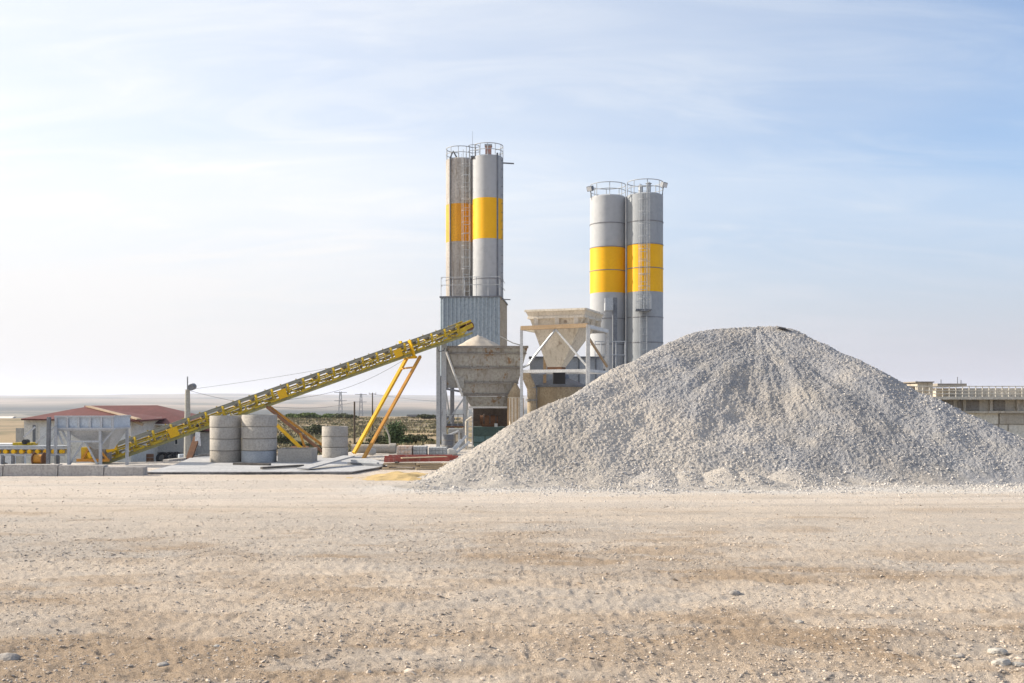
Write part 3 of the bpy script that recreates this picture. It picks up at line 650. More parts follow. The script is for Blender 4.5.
for q in (414.2, 420): m.tube((X(446.5, 52.95), 52.95, Z(q, 53)), (X(463.5, 52.95), 52.95, Z(q, 53)), .018, 6)
hsr.part('handrail', m, 'galv_dark')

# ------------------------------------------------------------------ frame with the cream hopper
fl = Vector((X(521.5, 49.6), 49.6, 0)); fr = Vector((X(588, 48.4), 48.4, 0)); dv = Vector((1.27, 3.5, 0)); br_ = fr+dv; bl2 = fl+dv
ztop = Z(327.3, 49); zmid = Z(371, 49)
fm = Thing('hopper_frame', 'white steel frame standing behind the gravel slope, carrying the cream hopper', 'steel frame', (2.5, 51, 0))
for p, w in ((fl, .15), (fr, .19), (br_, .16), (bl2, .16)):
    fm.part('leg', MB().ibeam((p.x, p.y, -.1), (p.x, p.y, ztop), w, w, .03) if p is not fr else MB().bar((p.x, p.y, -.1), (p.x, p.y, ztop+.08), w), 'white_steel' if p is not bl2 else 'tan_steel')
U = lambda p, z: Vector((p.x, p.y, z))
fm.part('top_beam', MB().bar(U(fl, ztop), U(fr, ztop+.05), .22, .2), 'tan_steel', label='tan painted front beam')
m = MB(); m.bar(U(fr, ztop), U(br_, ztop), .14, .18); m.bar(U(br_, ztop), U(bl2, ztop), .14, .18); m.bar(U(bl2, ztop), U(fl, ztop), .14, .18); fm.part('side_beam', m, 'white_steel')
m = MB(); m.bar(U(fl, zmid), U(fr, zmid), .13, .15); fm.part('middle_beam', m, 'white_steel')
m = MB(); m.bar(U(fr, zmid), U(br_, zmid), .12, .15); m.bar(U(br_, zmid), U(bl2, zmid), .12, .12); m.bar(U(bl2, zmid), U(fl, zmid), .12, .12); fm.part('side_rail', m, 'white_steel')
q0 = U(fl.lerp(fr, .52), ztop-.1)
fm.part('diagonal_brace', MB().bar(q0, U(fr, zmid+.15), .09), 'white_steel')
fm.part('diagonal_brace', MB().path([q0, U(fl.lerp(fr, .2), zmid+.75), U(fl.lerp(fr, .12), zmid+.35), U(fl.lerp(fr, .02), zmid+.2)], .06, 6), 'galv')
fm.part('diagonal_brace', MB().bar(U(fr, ztop-.5), U(br_, zmid+.3), .1), 'tan_steel')
hp = Thing('cream_hopper', 'cream funnel hopper held in the white steel frame', 'hopper', (2.6, 50.5, ztop))
zr = Z(311, 49.3); e1 = (fr-fl).normalized(); e2 = dv.normalized()
A0 = Vector((X(525.5, 49.7), 49.7, 0)); A1 = Vector((X(585.5, 48.6), 48.6, 0)); A2 = A1+e2*3.4; A3 = A0+e2*3.4
cen = (A0+A1+A2+A3)/4; cen = Vector((X(556.5, 50.6), 50.6, 0))
def inset(k, z): return [U(p.lerp((A0+A1+A2+A3)/4, k), z) for p in (A0, A1, A2, A3)]
rim0, rim1 = inset(0, zr), inset(.12, zr-.42)
band = inset(.2, ztop+.08)
bot = [cen+e1*a+e2*b+Vector((0, 0, Z(367, 50.3))) for a, b in ((-.38, -.35), (.38, -.35), (.38, .35), (-.38, .35))]
def shellq(lo, hi):
    mb = MB()
    for i in range(4):
        a, b, c, d = lo[i], lo[(i+1) % 4], hi[(i+1) % 4], hi[i]
        nrm = (b-a).cross(d-a).normalized()*-.03
        mb.hexa([a, b, b+nrm, a+nrm, d, c, c+nrm, d+nrm])
    return mb
hp.part('upper_chute', shellq(rim1, rim0), 'cream_steel')
hp.part('funnel', shellq(bot, rim1), 'cream_steel')
m = MB()
for i in range(4): m.bar(rim0[i]+Vector((0, 0, .04)), rim0[(i+1) % 4]+Vector((0, 0, .04)), .12, .1)
hp.part('rim', m, 'cream_steel')
m = MB()
mm = inset(.07, zr-.3)
for i in range(4): m.bar(mm[i], mm[(i+1) % 4], .1, .12)
for t_ in (.14, .52, .86):
    p = mm[0].lerp(mm[1], t_); m.bar(p, Vector((p.x, p.y, ztop+.1)), .22, .1)
    p = mm[1].lerp(mm[2], t_); m.bar(p, Vector((p.x, p.y, ztop+.1)), .22, .1)
hp.part('support_band', m, 'cream_steel')
hp.part('collar', shellq([p+Vector((0, 0, -.12)) for p in bot], [p*1.0+Vector((0, 0, .02)) for p in bot]), 'rusty')
hp.part('outlet', MB().box(X(553, 50.6), X(565, 50.6), 50.3, 50.9, Z(384, 50.6), Z(371, 50.6)), 'dark')
# plant below
mx = Thing('mixing_tank', 'round beige tank under the cream hopper, half hidden by the gravel', 'tank', (X(560, 53.5), 53.5, 0))
cxm, cym = X(561, 53.6), 53.6
mx.part('tank_shell', MB().lathe(cxm, cym, [(1.28, 0), (1.28, Z(386, 52.5))], 40), 'beige_tank')
mx.part('hood', MB().lathe(cxm, cym, [(1.34, Z(387, 52.5)), (1.34, Z(385, 52.5)), (.45, Z(378, 52.5)), (.4, Z(374, 52.5))], 40), 'galv_dark')
mx.part('band', MB().lathe(cxm, cym, [(1.30, 2.0), (1.33, 2.0), (1.33, 2.1), (1.30, 2.1)], 40), 'rib_steel')
en = Thing('grey_enclosure', 'long grey steel enclosure behind the cream hopper funnel', 'enclosure', (X(560, 56.5), 56.5, 0))
en.part('wall', MB().box(X(530, 56.5), X(603, 56.5), 56.3, 57.6, 0, Z(358, 56.3)), 'galv')
en.part('roof_trim', MB().box(X(529, 56.4), X(604, 56.4), 56.15, 57.7, Z(358, 56.3), Z(356.5, 56.3)), 'galv_dark')
m = MB()
for q in (545, 562, 579, 596): m.bar((X(q, 56.2), 56.26, 0), (X(q, 56.2), 56.26, Z(358.5, 56.2)), .07)
en.part('post', m, 'galv_dark')
dd = Thing('bent_duct', 'bent beige duct beside the round tank', 'duct', (X(530, 51.8), 51.8, 0))
dd.part('pipe', MB().path([W(524.5, 371, 51.8), W(527.5, 379, 51.8), W(531.5, 388, 51.8), W(532, 400, 51.8), (X(531, 51.8), 51.8, 0)], .24, 14), 'beige_tank')
dd.part('flange', MB().lathe(X(531.6, 51.8), 51.8, [(.24, Z(401, 51.8)), (.31, Z(401, 51.8)), (.31, Z(399, 51.8)), (.24, Z(399, 51.8))], 20), 'rib_steel')
ks = Thing('small_silo', 'small streaked beige silo with a conical top, left of the white frame', 'silo', (X(515, 53), 53, 0))
cxs, cys = X(515.5, 53), 53.2
ks.part('silo_shell', MB().lathe(cxs, cys, [(.40, 0), (.40, Z(396, 53))], 28), 'cream_steel')
ks.part('cone_roof', MB().lathe(cxs, cys, [(.42, Z(397, 53)), (.42, Z(395.5, 53)), (.06, Z(383, 53))], 28), 'beige_tank')
m = MB()
for k in range(14):
    a = k*2*math.pi/14; m.bar((cxs+.41*math.cos(a), cys+.41*math.sin(a), .05), (cxs+.41*math.cos(a), cys+.41*math.sin(a), Z(398, 53)), .05)
ks.part('stave', m, 'tan_steel')
solo('slack_cable', MB().path([W(500, 336, 60), W(508, 340.5, 58), W(513, 343, 56), W(520, 345, 54)], .03, 6), 'wire', 'dark cable from the blue tower down to the big steel bin', 'cable', W(500, 336, 60))

# ------------------------------------------------------------------ inclined conveyor
P0 = Vector((X(97, 43.5), 43.5, Z(459, 43.5))); P1 = Vector((X(467, 53.5), 53.5, Z(328.5, 53.5)))
dC = (P1-P0).normalized(); LC = (P1-P0).length; sC = dC.cross(Vector((0, 0, 1))).normalized(); uC = sC.cross(dC).normalized()
cv = Thing('belt_conveyor', 'long yellow inclined belt conveyor rising to the big steel bin', 'conveyor', (P0.x, P0.y, 0))
WD, HT = .42, .27
def cp(t, s=0, u=0): return P0+dC*t+sC*(s*WD)+uC*(u*HT)
m = MB()
for s in (-1, 1): m.bar(cp(0, s, -1), cp(LC, s, -1), .07, .10)
cv.part('lower_chord', m, 'conv_chord')
m = MB()
for s in (-1, 1): m.bar(cp(0, s, .45), cp(LC, s, .45), .06, .07)
n = 26
for k in range(n):
    t = LC*(k+.0)/n; t2 = LC*(k+1)/n
    for s in (-1, 1):
        m.bar(cp(t, s, -1), cp(t, s, .45), .045)
        m.bar(cp(t, s, -1 if k % 2 else .45), cp(t2, s, .45 if k % 2 else -1), .04)
cv.part('truss', m, 'conv_yellow')
m = MB(); m.bar(cp(-.2, 0, 1.1), cp(LC+.2, 0, 1.1), .62, .03, uC)
for s in (-1, 1): m.bar(cp(-.2, s*.9, 1.25), cp(LC-.4, s*.9, 1.25), .03, .09)
bt = cv.part('belt', m, 'belt')
m = MB(); m.bar(cp(0, 0, -.1), cp(LC, 0, -.1), .56, .03, uC); cv.part('return_belt', m, 'belt', bt)
for k in range(1, 24):
    t = LC*k/24; m = MB()
    for s in (-1, 1): m.bar(cp(t, s*1.05, -.1), cp(t+.05, s*1.15, 1.55), .12, .05)
    m.bar(cp(t-.18, -1.1, -.5), cp(t+.3, -1.1, -.5), .04, .1, uC); m.bar(cp(t-.18, 1.1, -.5), cp(t+.3, 1.1, -.5), .04, .1, uC)
    m.bar(cp(t, -1.1, .5), cp(t, 1.1, .5), .07, .07)
    ib = cv.part('idler_bracket', m, 'conv_yellow')
    m = MB().tube(cp(t, -.75, .8), cp(t, .75, .8), .06, 8); cv.part('roller', m, 'galv', ib)
for px in (171, 279, 394):
    t = (X(px, 48)-P0.x)/dC.x*1.0
    # solve along the conveyor for this screen column
    for _ in range(6):
        p = cp(t); t += ((px-512)/F*p.y-p.x)/dC.x
    m = MB(); m.bar(cp(t-.21, 1.2, .1), cp(t+.21, 1.2, .1), .04, .38, uC); m.bar(cp(t-.24, 1.15, .85), cp(t+.24, 1.15, .85), .08, .05, uC); cv.part('guard_panel', m, 'guard_yellow')
m = MB(); m.tube(cp(LC, -.95, .4), cp(LC, .95, .4), .24, 18); cv.part('head_drum', m, 'rusty')
m = MB(); 
for s in (-1, 1): m.bar(cp(LC-.9, s*1.1, .0), cp(LC+.12, s*1.1, .5), .05, .2, uC); m.bar(cp(LC-.9, s*1.1, 1.2), cp(LC+.1, s*1.1, 1.4), .05, .1, uC)
cv.part('head_plate', m, 'conv_yellow')
cv.part('tail_drum', MB().tube(cp(-.1, -.95, .5), cp(-.1, .95, .5), .24, 18), 'belt')
def col_t(px):
    t = LC*.5
    for _ in range(12):
        p = cp(t); t += ((px-512)/F*p.y-p.x)/dC.x
    return t
tt = col_t(409)
m = MB(); 
for s in (-1, 1): m.bar(cp(tt-.1, s*1.25, -1.6), cp(tt-.1, s*1.25, 1.8), .3, .06)
m.bar(cp(tt-.1, -1.3, -1.6), cp(tt-.1, 1.3, -1.6), .3, .12); cv.part('pivot_bracket', m, 'guard_yellow')
q2, q1 = cp(tt-.05, -1.1, -1.7), cp(tt+.1, 1.1, -1.7)
cv.part('support_leg', MB().bar(q2, (X(354, 48.6), 48.6, .02), .17, .13), 'leg_yellow')
cv.part('support_leg', MB().bar(q1+Vector((.15, 0, 0)), (X(361.5, 42.8), 42.8, -.05), .13, .12), 'leg_orange', label='orange faded leg')
m = MB(); a_, b_ = q2.lerp(Vector((X(354, 48.6), 48.6, 0)), .12), (q1+Vector((.15, 0, 0))).lerp(Vector((X(361.5, 42.8), 42.8, 0)), .12); m.bar(a_, b_, .08); a_, b_ = q2.lerp(Vector((X(354, 48.6), 48.6, 0)), .62), q1.lerp(Vector((X(361.5, 42.8), 42.8, 0)), .62); cv.part('cross_tie', m, 'leg_orange')
t2_ = col_t(262); c0 = cp(t2_, 1, -1.1); c1 = cp(t2_+.3, -1, -1.1)
cv.part('rear_strut', MB().bar(c0, (X(322, 45.8), 45.8, .25), .12), 'strut_brown')
cv.part('rear_strut', MB().bar(c1, (X(325, 47), 47, .4), .1), 'leg_orange')
cv.part('rear_strut', MB().bar((X(277, 45.9), 45.9, Z(425, 45.9)), (X(303, 45.6), 45.6, .32), .13), 'leg_yellow')
cv.part('strut_tie', MB().bar((X(300, 45.9), 45.9, Z(433, 45.9)), (X(305, 45.9), 45.9, .4), .09), 'leg_orange')
m = MB()
for a, b in ((279, 409),): 
    A_, B_ = cp(col_t(a), 1.1, -1), cp(col_t(b), 1.1, -1)
    pts = [A_.lerp(B_, k/10)-Vector((0, 0, .5*math.sin(math.pi*k/10))) for k in range(11)]; m.path(pts, .008, 5)
cv.part('slack_cable', m, 'wire')
cv.part('lever', MB().path([cp(col_t(431), 1.2, -1.2), cp(col_t(431), 1.2, -2.2), cp(col_t(436), 1.2, -2.3), cp(col_t(437), 1.2, -1.9)], .025, 5), 'galv_dark')
# drive unit at the foot
dr = Thing('conveyor_drive', 'yellow drive unit and skirting at the foot of the inclined conveyor', 'drive unit', (X(100, 42.6), 42.6, 0))
dr.part('drive_housing', MB().box(X(84, 42.6), X(97, 42.6), 42.3, 43, .1, Z(447, 42.6)), 'conv_yellow')
dr.part('gearbox', MB().tube((X(99, 42.4), 42.2, .45), (X(99, 42.4), 42.9, .45), .34, 16).box(X(97, 42.4), X(108, 42.4), 42.3, 42.8, .03, .4), 'rib_steel')
dr.part('motor', MB().tube((X(103, 42.4), 42.5, .62), (X(114, 42.4), 42.5, .75), .2, 14), 'leg_orange')
dr.part('skirt_board', MB().bar(W(88, 456, 42.2), W(116, 446.5, 42.4), .04, .28), 'guard_yellow')
dr.part('foot_frame', MB().bar((X(80, 42.5), 42.2, .06), (X(112, 42.5), 42.2, .06), .12).bar((X(82, 42.2), 42.2, .05), (X(92, 42.2), 42.2, .8), .08).bar((X(108, 42.2), 42.2, .05), (X(96, 42.2), 42.2, .75), .08), 'leg_orange')

# ------------------------------------------------------------------ feeder hopper at the left
YH = 39.2
fh = Thing('feeder_hopper', 'small blue grey feed hopper on steel legs beside the red roofed house', 'hopper', (X(92, YH), YH+.8, 0))
xa, xb = X(56.5, YH), X(113, YH)+.6; za, zb2 = Z(428.5, YH), Z(416.5, YH)
m = MB()
for (a, b) in (((xa, YH), (xb-.6, YH)), ((xb-.6, YH), (xb-.54, YH+1.6)), ((xb-.54, YH+1.6), (xa+.7, YH+1.6)), ((xa+.7, YH+1.6), (xa, YH))):
    plate(m, [(a[0], a[1], za), (b[0], b[1], za), (b[0], b[1], zb2), (a[0], a[1], zb2)], (0, .03, 0))
fh.part('side_board', m, 'feeder_blue')
m = MB()
for k in range(6):
    x = xa+(xb-.6-xa)*k/5; m.bar((x, YH-.04, za), (x, YH-.04, zb2+.02), .09, .06)
for z in (za, zb2): m.bar((xa-.05, YH-.05, z), (xb-.5, YH-.05, z), .08, .07); m.bar((xb-.6, YH-.05, z), (xb-.54, YH+1.6, z), .07, .07)
fh.part('stiffener', m, 'feeder_frame')
m = MB(); lo = [(X(88, YH), YH+.55, Z(450, YH)), (X(103, YH), YH+.55, Z(450, YH)), (X(103, YH), YH+1.1, Z(450, YH)), (X(88, YH), YH+1.1, Z(450, YH))]
hi = [(xa+.25, YH+.02, za-.02), (xb-.65, YH+.02, za-.02), (xb-.6, YH+1.55, za-.02), (xa+.8, YH+1.55, za-.02)]
m.add(lo+hi, [(0, 1, 5, 4), (1, 2, 6, 5), (2, 3, 7, 6), (3, 0, 4, 7)]); fh.part('funnel', m, 'galv')
for q, yy in ((69, YH+.05), (100.5, YH+.05), (56, YH+1.5), (127, YH+1.5)):
    fh.part('leg', MB().bar((X(q, yy), yy, -.05), (X(q, yy), yy, za-.02), .1), 'feeder_frame')
m = MB(); m.bar((X(69, YH), YH+.02, Z(441.5, YH)), (X(101, YH), YH+.02, Z(441.5, YH)), .07); fh.part('cross_beam', MB().bar((X(57, YH), YH+.02, za-.05), (X(114, YH), YH+.02, za-.05), .08), 'feeder_frame'); fh.part('cross_beam', m, 'feeder_frame')
for a, b in (((70, 464), (83, 443)), ((86, 443), (97, 464)), ((113, 431), (102, 444)), ((62, 430), (68, 442))):
    fh.part('brace', MB().bar(W(a[0], a[1], YH+.1), W(b[0], b[1], YH+.1), .06), 'feeder_frame')
# side stand with tilted arms
st = Thing('support_stand', 'grey steel stand with slanting arms left of the small feed hopper', 'steel frame', (X(48, 38.8), 38.8, 0))
st.part('post', MB().bar((X(48, 38.8), 38.8, -.02), (X(49, 38.8), 38.8, Z(417, 38.8)), .12), 'galv_dark')
st.part('post', MB().bar((X(55.5, 39), 39, Z(455, 39)), (X(56, 39), 39, Z(427, 39)), .09), 'feeder_frame')
for a, b in (((36, 443), (55, 427)), ((24, 437), (35, 427)), ((48, 446), (56, 431)), ((63, 444), (56, 428))):
    st.part('arm', MB().bar(W(a[0], a[1], 39.1), W(b[0], b[1], 39.1), .06), 'feeder_frame')
# level conveyor
lc = Thing('level_conveyor', 'low level conveyor with yellow rollers feeding in from the left edge', 'conveyor', (X(25, 40), 40, 0))
xl, xr = X(-40, 40), X(68, 40)
lc.part('belt', MB().box(xl, xr, 39.75, 40.35, Z(447.5, 40), Z(445.5, 40)), 'galv')
m = MB(); m.box(xl, xr, 39.66, 39.72, Z(455.6, 40), Z(453.8, 40)); m.box(xl, xr, 39.66, 39.72, Z(449, 40), Z(447.6, 40)); lc.part('frame', m, 'feeder_frame')
lc.part('belt_return', MB().box(xl, xr, 39.8, 40.3, Z(453.5, 40), Z(449.5, 40)), 'belt')
for q in range(-34, 66, 8): lc.part('roller', MB().tube((X(q, 39.7), 39.62, Z(451.5, 39.7)), (X(q, 39.7), 40.3, Z(451.5, 39.7)), .085, 12), 'guard_yellow')
for q in (-30, 3, 13, 58): lc.part('leg', MB().bar((X(q, 39.7), 39.7, -.05), (X(q, 39.7), 39.7, Z(455, 39.7)), .1), 'galv_dark')
sp = Thing('rusty_winch', 'rusty orange winch standing under the level conveyor', 'winch', (X(40, 39.4), 39.2, 0))
sp.part('drum', MB().tube((X(36, 39.3), 39.2, .28), (X(45, 39.3), 39.2, .28), .19, 16), 'leg_orange')
sp.part('cheek', MB().tube((X(35.4, 39.3), 39.2, .28), (X(36.2, 39.3), 39.2, .28), .27, 16), 'rusty')
sp.part('cheek', MB().tube((X(45, 39.3), 39.2, .28), (X(45.8, 39.3), 39.2, .28), .27, 16), 'rusty')
sp.part('bed', MB().box(X(27, 39.3), X(50, 39.3), 38.95, 39.45, 0, .09), 'conv_chord')
hr = Thing('roller_head', 'yellow and black roller head on top of the level conveyor', 'machine part', (X(22, 40.4), 40.3, 1))
hr.part('housing', MB().box(X(15, 40.3), X(33, 40.3), 40.1, 40.7, Z(445.4, 40.3), Z(442.5, 40.3)), 'conv_yellow')
hr.part('wheel', MB().tube((X(24, 40), 40.02, Z(442, 40)), (X(24, 40), 40.3, Z(442, 40)), .10, 14), 'dark')
# kerb blocks
for k, (a, b) in enumerate(((-46, 2), (3, 57), (58, 103), (104, 143))):
    labs = ('cut off by the left edge', 'the longest of the row', 'below the small feed hopper', 'at the right end of the row')
    Y0 = 34.2-.0*k; x0, x1 = X(a, Y0), X(b, Y0); tp = (.37, .385, .36, .30)[k]
    mb = MB(); mb.hexa([(x0, Y0, -.05), (x1, Y0, -.05), (x1, Y0+.45, -.05), (x0, Y0+.45, -.05), (x0, Y0+.04, tp), (x1, Y0+.04, tp), (x1, Y0+.41, tp), (x0, Y0+.41, tp)])
    solo('barrier_block', mb, 'kerb_conc', f'low grey concrete barrier block, {labs[k]}', 'concrete block', (x0, Y0, 0), 'low concrete barrier blocks at the yard edge')

# ------------------------------------------------------------------ concrete pad with rings
pd = [(X(146, 34.8), 34.8), (X(352, 35.0), 35.0), (X(392, 38.6), 38.6), (X(362, 45), 45), (X(195, 45), 45), (X(176, 39), 39)]
pad = Thing('concrete_pad', 'pale concrete slab on which the concrete rings stand', 'concrete slab', (X(260, 40), 40, 0))
pad.part('slab_top', MB().prism(pd, .075, .10), 'slab')
pd0 = pd; pd = []
for i_ in range(len(pd0)):
    a_, b_ = Vector(pd0[i_]), Vector(pd0[(i_+1) % len(pd0)]); n_ = max(3, int((b_-a_).length/.45))
    for q_ in range(n_):
        p_ = a_.lerp(b_, q_/n_); w_ = .09 if q_ else 0
        pd.append((p_.x+random.uniform(-w_, w_), p_.y+random.uniform(-w_, w_)*1.3))
cxp = sum(p[0] for p in pd)/len(pd); cyp = sum(p[1] for p in pd)/len(pd)
pad.part('slab_edge', MB().prism([(cxp+(x-cxp)*.996, cyp+(y-cyp)*.996) for x, y in pd], -.08, .074), 'slab_edge')
def make_ring(label, m, group):
    mb = MB(); r, h, t = .5, .5, .07      # unit ring: outer radius .5, height .5
    mb.lathe(0, 0, [(r-.02, 0), (r, .012), (r, h-.02), (r-.012, h), (r-t, h), (r-t, 0), (r-.02, 0)], 48)
    o = mb.build('concrete_ring', m); return tag(o, label, 'concrete ring', group)
ring0 = make_ring('', 'concrete', 'stacked concrete well rings')
rm = {m_: None for m_ in ('concrete', 'concrete_brown', 'concrete_blue')}
for k in rm:
    if k == 'concrete': rm[k] = ring0.data
    else: d = ring0.data.copy(); d.materials[0] = M[k]; rm[k] = d
first = True
for (cpx, wpx, tops, base, name, mats) in ((225.5, 31, [463, 450, 438.5, 427, 415.8], None, 'left stack of four', ['concrete_brown', 'concrete', 'concrete', 'concrete']),
                                 (259.3, 35, [463.2, 451, 438.5, 427, 414.8], None, 'tall middle stack of four', ['concrete_blue', 'concrete', 'concrete', 'concrete']),
                                 (335, 26, [458, 447.5, 437.5, 426.3], None, 'short stack of three by the yellow leg', ['concrete', 'concrete', 'concrete'])):
    n = len(tops)-1; Y = 39.9 if n == 4 else 43.2
    if cpx > 250 and n == 4: Y = 39.7
    dia = wpx*Y/F; zb0 = .1; total = (tops[0]-tops[-1])*Y/F; hh = total/n
    names = {4: ['lowest', 'second', 'third', 'top'], 3: ['lowest', 'middle', 'top']}[n]
    for k in range(n):
        o = ring0 if first else ring0.copy()
        if not first: C.objects.link(o)
        first = False; o.data = rm[mats[k]]
        o.scale = (dia, dia, (hh-.018)/.5); o.location = (X(cpx, Y+dia/2)+random.uniform(-.012, .012), Y+dia/2, zb0+k*hh); o.rotation_euler.z = k*1.3
        o['label'] = f'{names[k]} concrete ring of the {name}'
tr_ = MB(); Y = 40.0; x0, x1 = X(277.5, Y), X(311.5, Y); h1 = Z(449, Y)
tr_.box(x0, x1, Y, Y+.08, .1, h1); tr_.box(x0, x1, Y+1.12, Y+1.2, .1, h1); tr_.box(x0, x0+.08, Y+.08, Y+1.12, .1, h1); tr_.box(x1-.08, x1, Y+.08, Y+1.12, .1, h1); tr_.box(x0+.08, x1-.08, Y+.08, Y+1.12, .1, .16)
solo('concrete_trough', tr_, 'concrete', 'low open concrete trough beside the tall middle ring stack', 'trough', (x0, Y, 0))
def board(a, b, w, h, m, label, ya=None):
    solo('plank', MB().bar(a, b, w, h), m, label, 'plank', a)
board((X(234, 38.6), 38.6, .14), (X(270, 38.2), 38.2, .14), .18, .08, 'timber_dark', 'dark plank lying flat in front of the tall ring stacks')
board((X(262, 36), 35.9, .16), (X(303, 37.2), 37.2, .16), .14, .08, 'timber_dark', 'dark plank lying askew at the front edge of the slab')
board((X(303, 35.6), 35.6, .16), (X(349, 38.8), 38.8, .42), .5, .05, 'slab', 'wide pale board sloping up toward the yellow conveyor legs')
board((X(166, 42), 42, .05), (X(206, 45), 45, .05), .3, .1, 'kerb_conc', 'grey beam lying on the ground left of the rings')
board((X(349, 38.7), 38.7, .14), (X(384, 37.6), 37.6, .14), .16, .1, 'galv_dark', 'grey beam lying between the slab and the red stack')
board((X(352, 39.6), 39.6, .2), (X(378, 38.4), 38.4, .16), .12, .08, 'galv', 'light steel profile lying behind the grey beam')
lb = Thing('leaning_chute', 'rusty chute leaning behind the left ring stack, white cloth over its top', 'chute', (X(188, 43.5), 43.5, 0))
lb.part('chute_plate', MB().bar((X(188.5, 43.2), 43.2, .0), (X(197, 44), 44, Z(437, 44)), .28, .08), 'rusty')
lb.part('cloth', MB().hexa([W(194.5, 444, 43.8), W(200, 446, 43.8), W(201, 446, 44.2), W(195, 444, 44.2), W(195.5, 432, 43.8), W(199.5, 432, 43.8), W(200, 432, 44.2), W(196, 432, 44.2)]), 'white_paint')

# ------------------------------------------------------------------ stock by the pile
cpp = Thing('concrete_pipe', 'long grey concrete pipe lying behind the yellow conveyor legs', 'pipe', (X(370, 49.5), 49.5, 0))
YP = 49.5; zc_ = Z(451, YP)
m = MB(); 
def hollow(a, b, ro, ri):
    mb = MB(); n = 28; a = Vector(a); b = Vector(b)
    ang = [i*2*math.pi/n for i in range(n)]
    def rg(c, r): return [(c.x, c.y+r*math.cos(t), c.z+r*math.sin(t)) for t in ang]
    v = rg(a, ro)+rg(b, ro)+rg(b, ri)+rg(a, ri)
    f = [(j*n+i, j*n+(i+1) % n, ((j+1) % 4)*n+(i+1) % n, ((j+1) % 4)*n+i) for j in range(4) for i in range(n)]
    return mb.add(v, f, True)
cpp.part('pipe_body', hollow((X(352, YP), YP, .19+.0), (X(393, YP), YP, .19), .22, .17), 'concrete')
cpp.part('socket', hollow((X(390, YP), YP, .19), (X(396, YP), YP, .19), .27, .2), 'concrete')
def block_pallet(px0, px1, Y, py0, label, m, rows=3, cols=4):
    t = Thing('block_pallet', label, 'block stack', (X((px0+px1)/2, Y), Y+.5, 0), 'stacks of blocks on pallets')
    x0, x1 = X(px0, Y), X(px1, Y); z1 = Z(py0, Y); zp = .12
    p = MB(); 
    for k in range(5): y = Y+.02+k*.21; p.box(x0, x1, y, y+.14, .09, .12)
    for x in (x0+.02, (x0+x1)/2-.05, x1-.12): p.box(x, x+.1, Y, Y+1, 0, .089)
    t.part('pallet', p, 'timber')
    for r in range(rows):
        mb = MB(); zz = zp+(z1-zp)*r/rows; w = (x1-x0)/cols
        for c in range(cols):
            for d in range(3): mb.box(x0+c*w+.006, x0+(c+1)*w-.006, Y+.01+d*.33, Y+.32+d*.33, zz+.004, zz+(z1-zp)/rows-.01)
        t.part('block_layer', mb, m)
    return t
block_pallet(396.5, 411.5, 43.0, 446, 'stack of blocks with peach coloured faces, left of the three stacks', 'block_peach')
block_pallet(413, 426, 43.2, 446.5, 'grey block stack in the middle of the three stacks', 'block_grey')
block_pallet(428.5, 446, 43.5, 447.5, 'widest grey block stack, nearest the gravel pile', 'block_grey', 3, 5)
# red formwork stack: beams on planks
YR = 37.6
def wob(): return random.uniform(-.08, .08)
LAY = [('lowest', .0, -3, 60), ('middle', .085, 2, 50), ('upper', .165, -2, 66)]
for k, (nm, z, o0, o1) in enumerate(LAY):
    xs = X(386+o0, YR); mb = MB(); y = YR-.3+.08*k
    for q in range(3):
        xe = xs+random.uniform(.9, 1.2); w = random.uniform(-.08, .08)
        mb.bar((xs, y+w, z+.045+random.uniform(-.01, .01)), (xe, y-w+.1, z+.045+random.uniform(-.015, .015)), .42+random.uniform(-.1, .1), .065)
        xs = xe+random.uniform(.01, .08)
    solo('timber_layer', mb, 'timber', nm+' pale timber layer under the red formwork', 'timber', (X(384, YR), YR, 0), 'timbers under the red formwork')
solo('timber_bearer', MB().box(X(396, YR), X(399, YR), YR-.45, YR+1.3, .25, .30), 'timber_dark', 'dark short bearer between the timbers and the left end of the red beams', 'timber', (X(396, YR), YR, .25))
for k, (y, z, a, b, l) in enumerate(((YR-.15, .345, 384, 449, 'front'), (YR+.3, .36, 386, 455, 'middle'), (YR+.75, .37, 384, 458, 'rear'), (YR+1.2, .385, 388, 452, 'farthest'))):
    mb = MB(); mb.ibeam((X(a, y), y+.1*k, z), (X(b, y), y+.3-.1*k, z+.02), .15, .11, .02)
    for q in range(6): xx = X(a+5+q*10, y); mb.box(xx, xx+.03, y-.0+.05*q, y+.06+.05*q, z-.035, z+.035)
    solo('red_beam', mb, 'red_paint', f'{l} red steel beam of the formwork stack beside the gravel pile', 'steel beam', (X(384, y), y, 0), 'red formwork beams')
solo('board', MB().bar((X(402, YR), YR-.2, .43), (X(446, YR), YR+.35, .45), .3, .03), 'timber', 'thin pale board lying on top of the red beams', 'board', (X(402, YR), YR, .4))

def oil_drum(px, Y, m, label, lying=False):
    x = X(px, Y); z = gzf(x, Y); t = Thing('oil_drum', label, 'drum', (x, Y, z), 'oil drums standing about the plant')
    if lying:
        t.part('drum_body', MB().tube((x-.44, Y, z+.29), (x+.44, Y, z+.29), .29, 20), m); t.part('hoop', MB().tube((x-.03, Y, z+.29), (x+.03, Y, z+.29), .305, 20), 'rib_steel')
    else:
        t.part('drum_body', MB().lathe(x, Y, [(.28, z), (.29, z+.02), (.29, z+.86), (.27, z+.88), (.01, z+.87)], 20), m)
        for q in (.3, .58): t.part('hoop', MB().lathe(x, Y, [(.29, z+q), (.305, z+q+.01), (.305, z+q+.03), (.29, z+q+.04)], 20), 'rib_steel')
oil_drum(150, 80, 'rusty', 'rust brown drum by the house wall under the dark window')
oil_drum(182, 76, 'feeder_blue', 'pale blue drum beside the concrete lamp pole')
oil_drum(300, 50, 'rusty', 'rust brown drum lying behind the concrete trough', True)
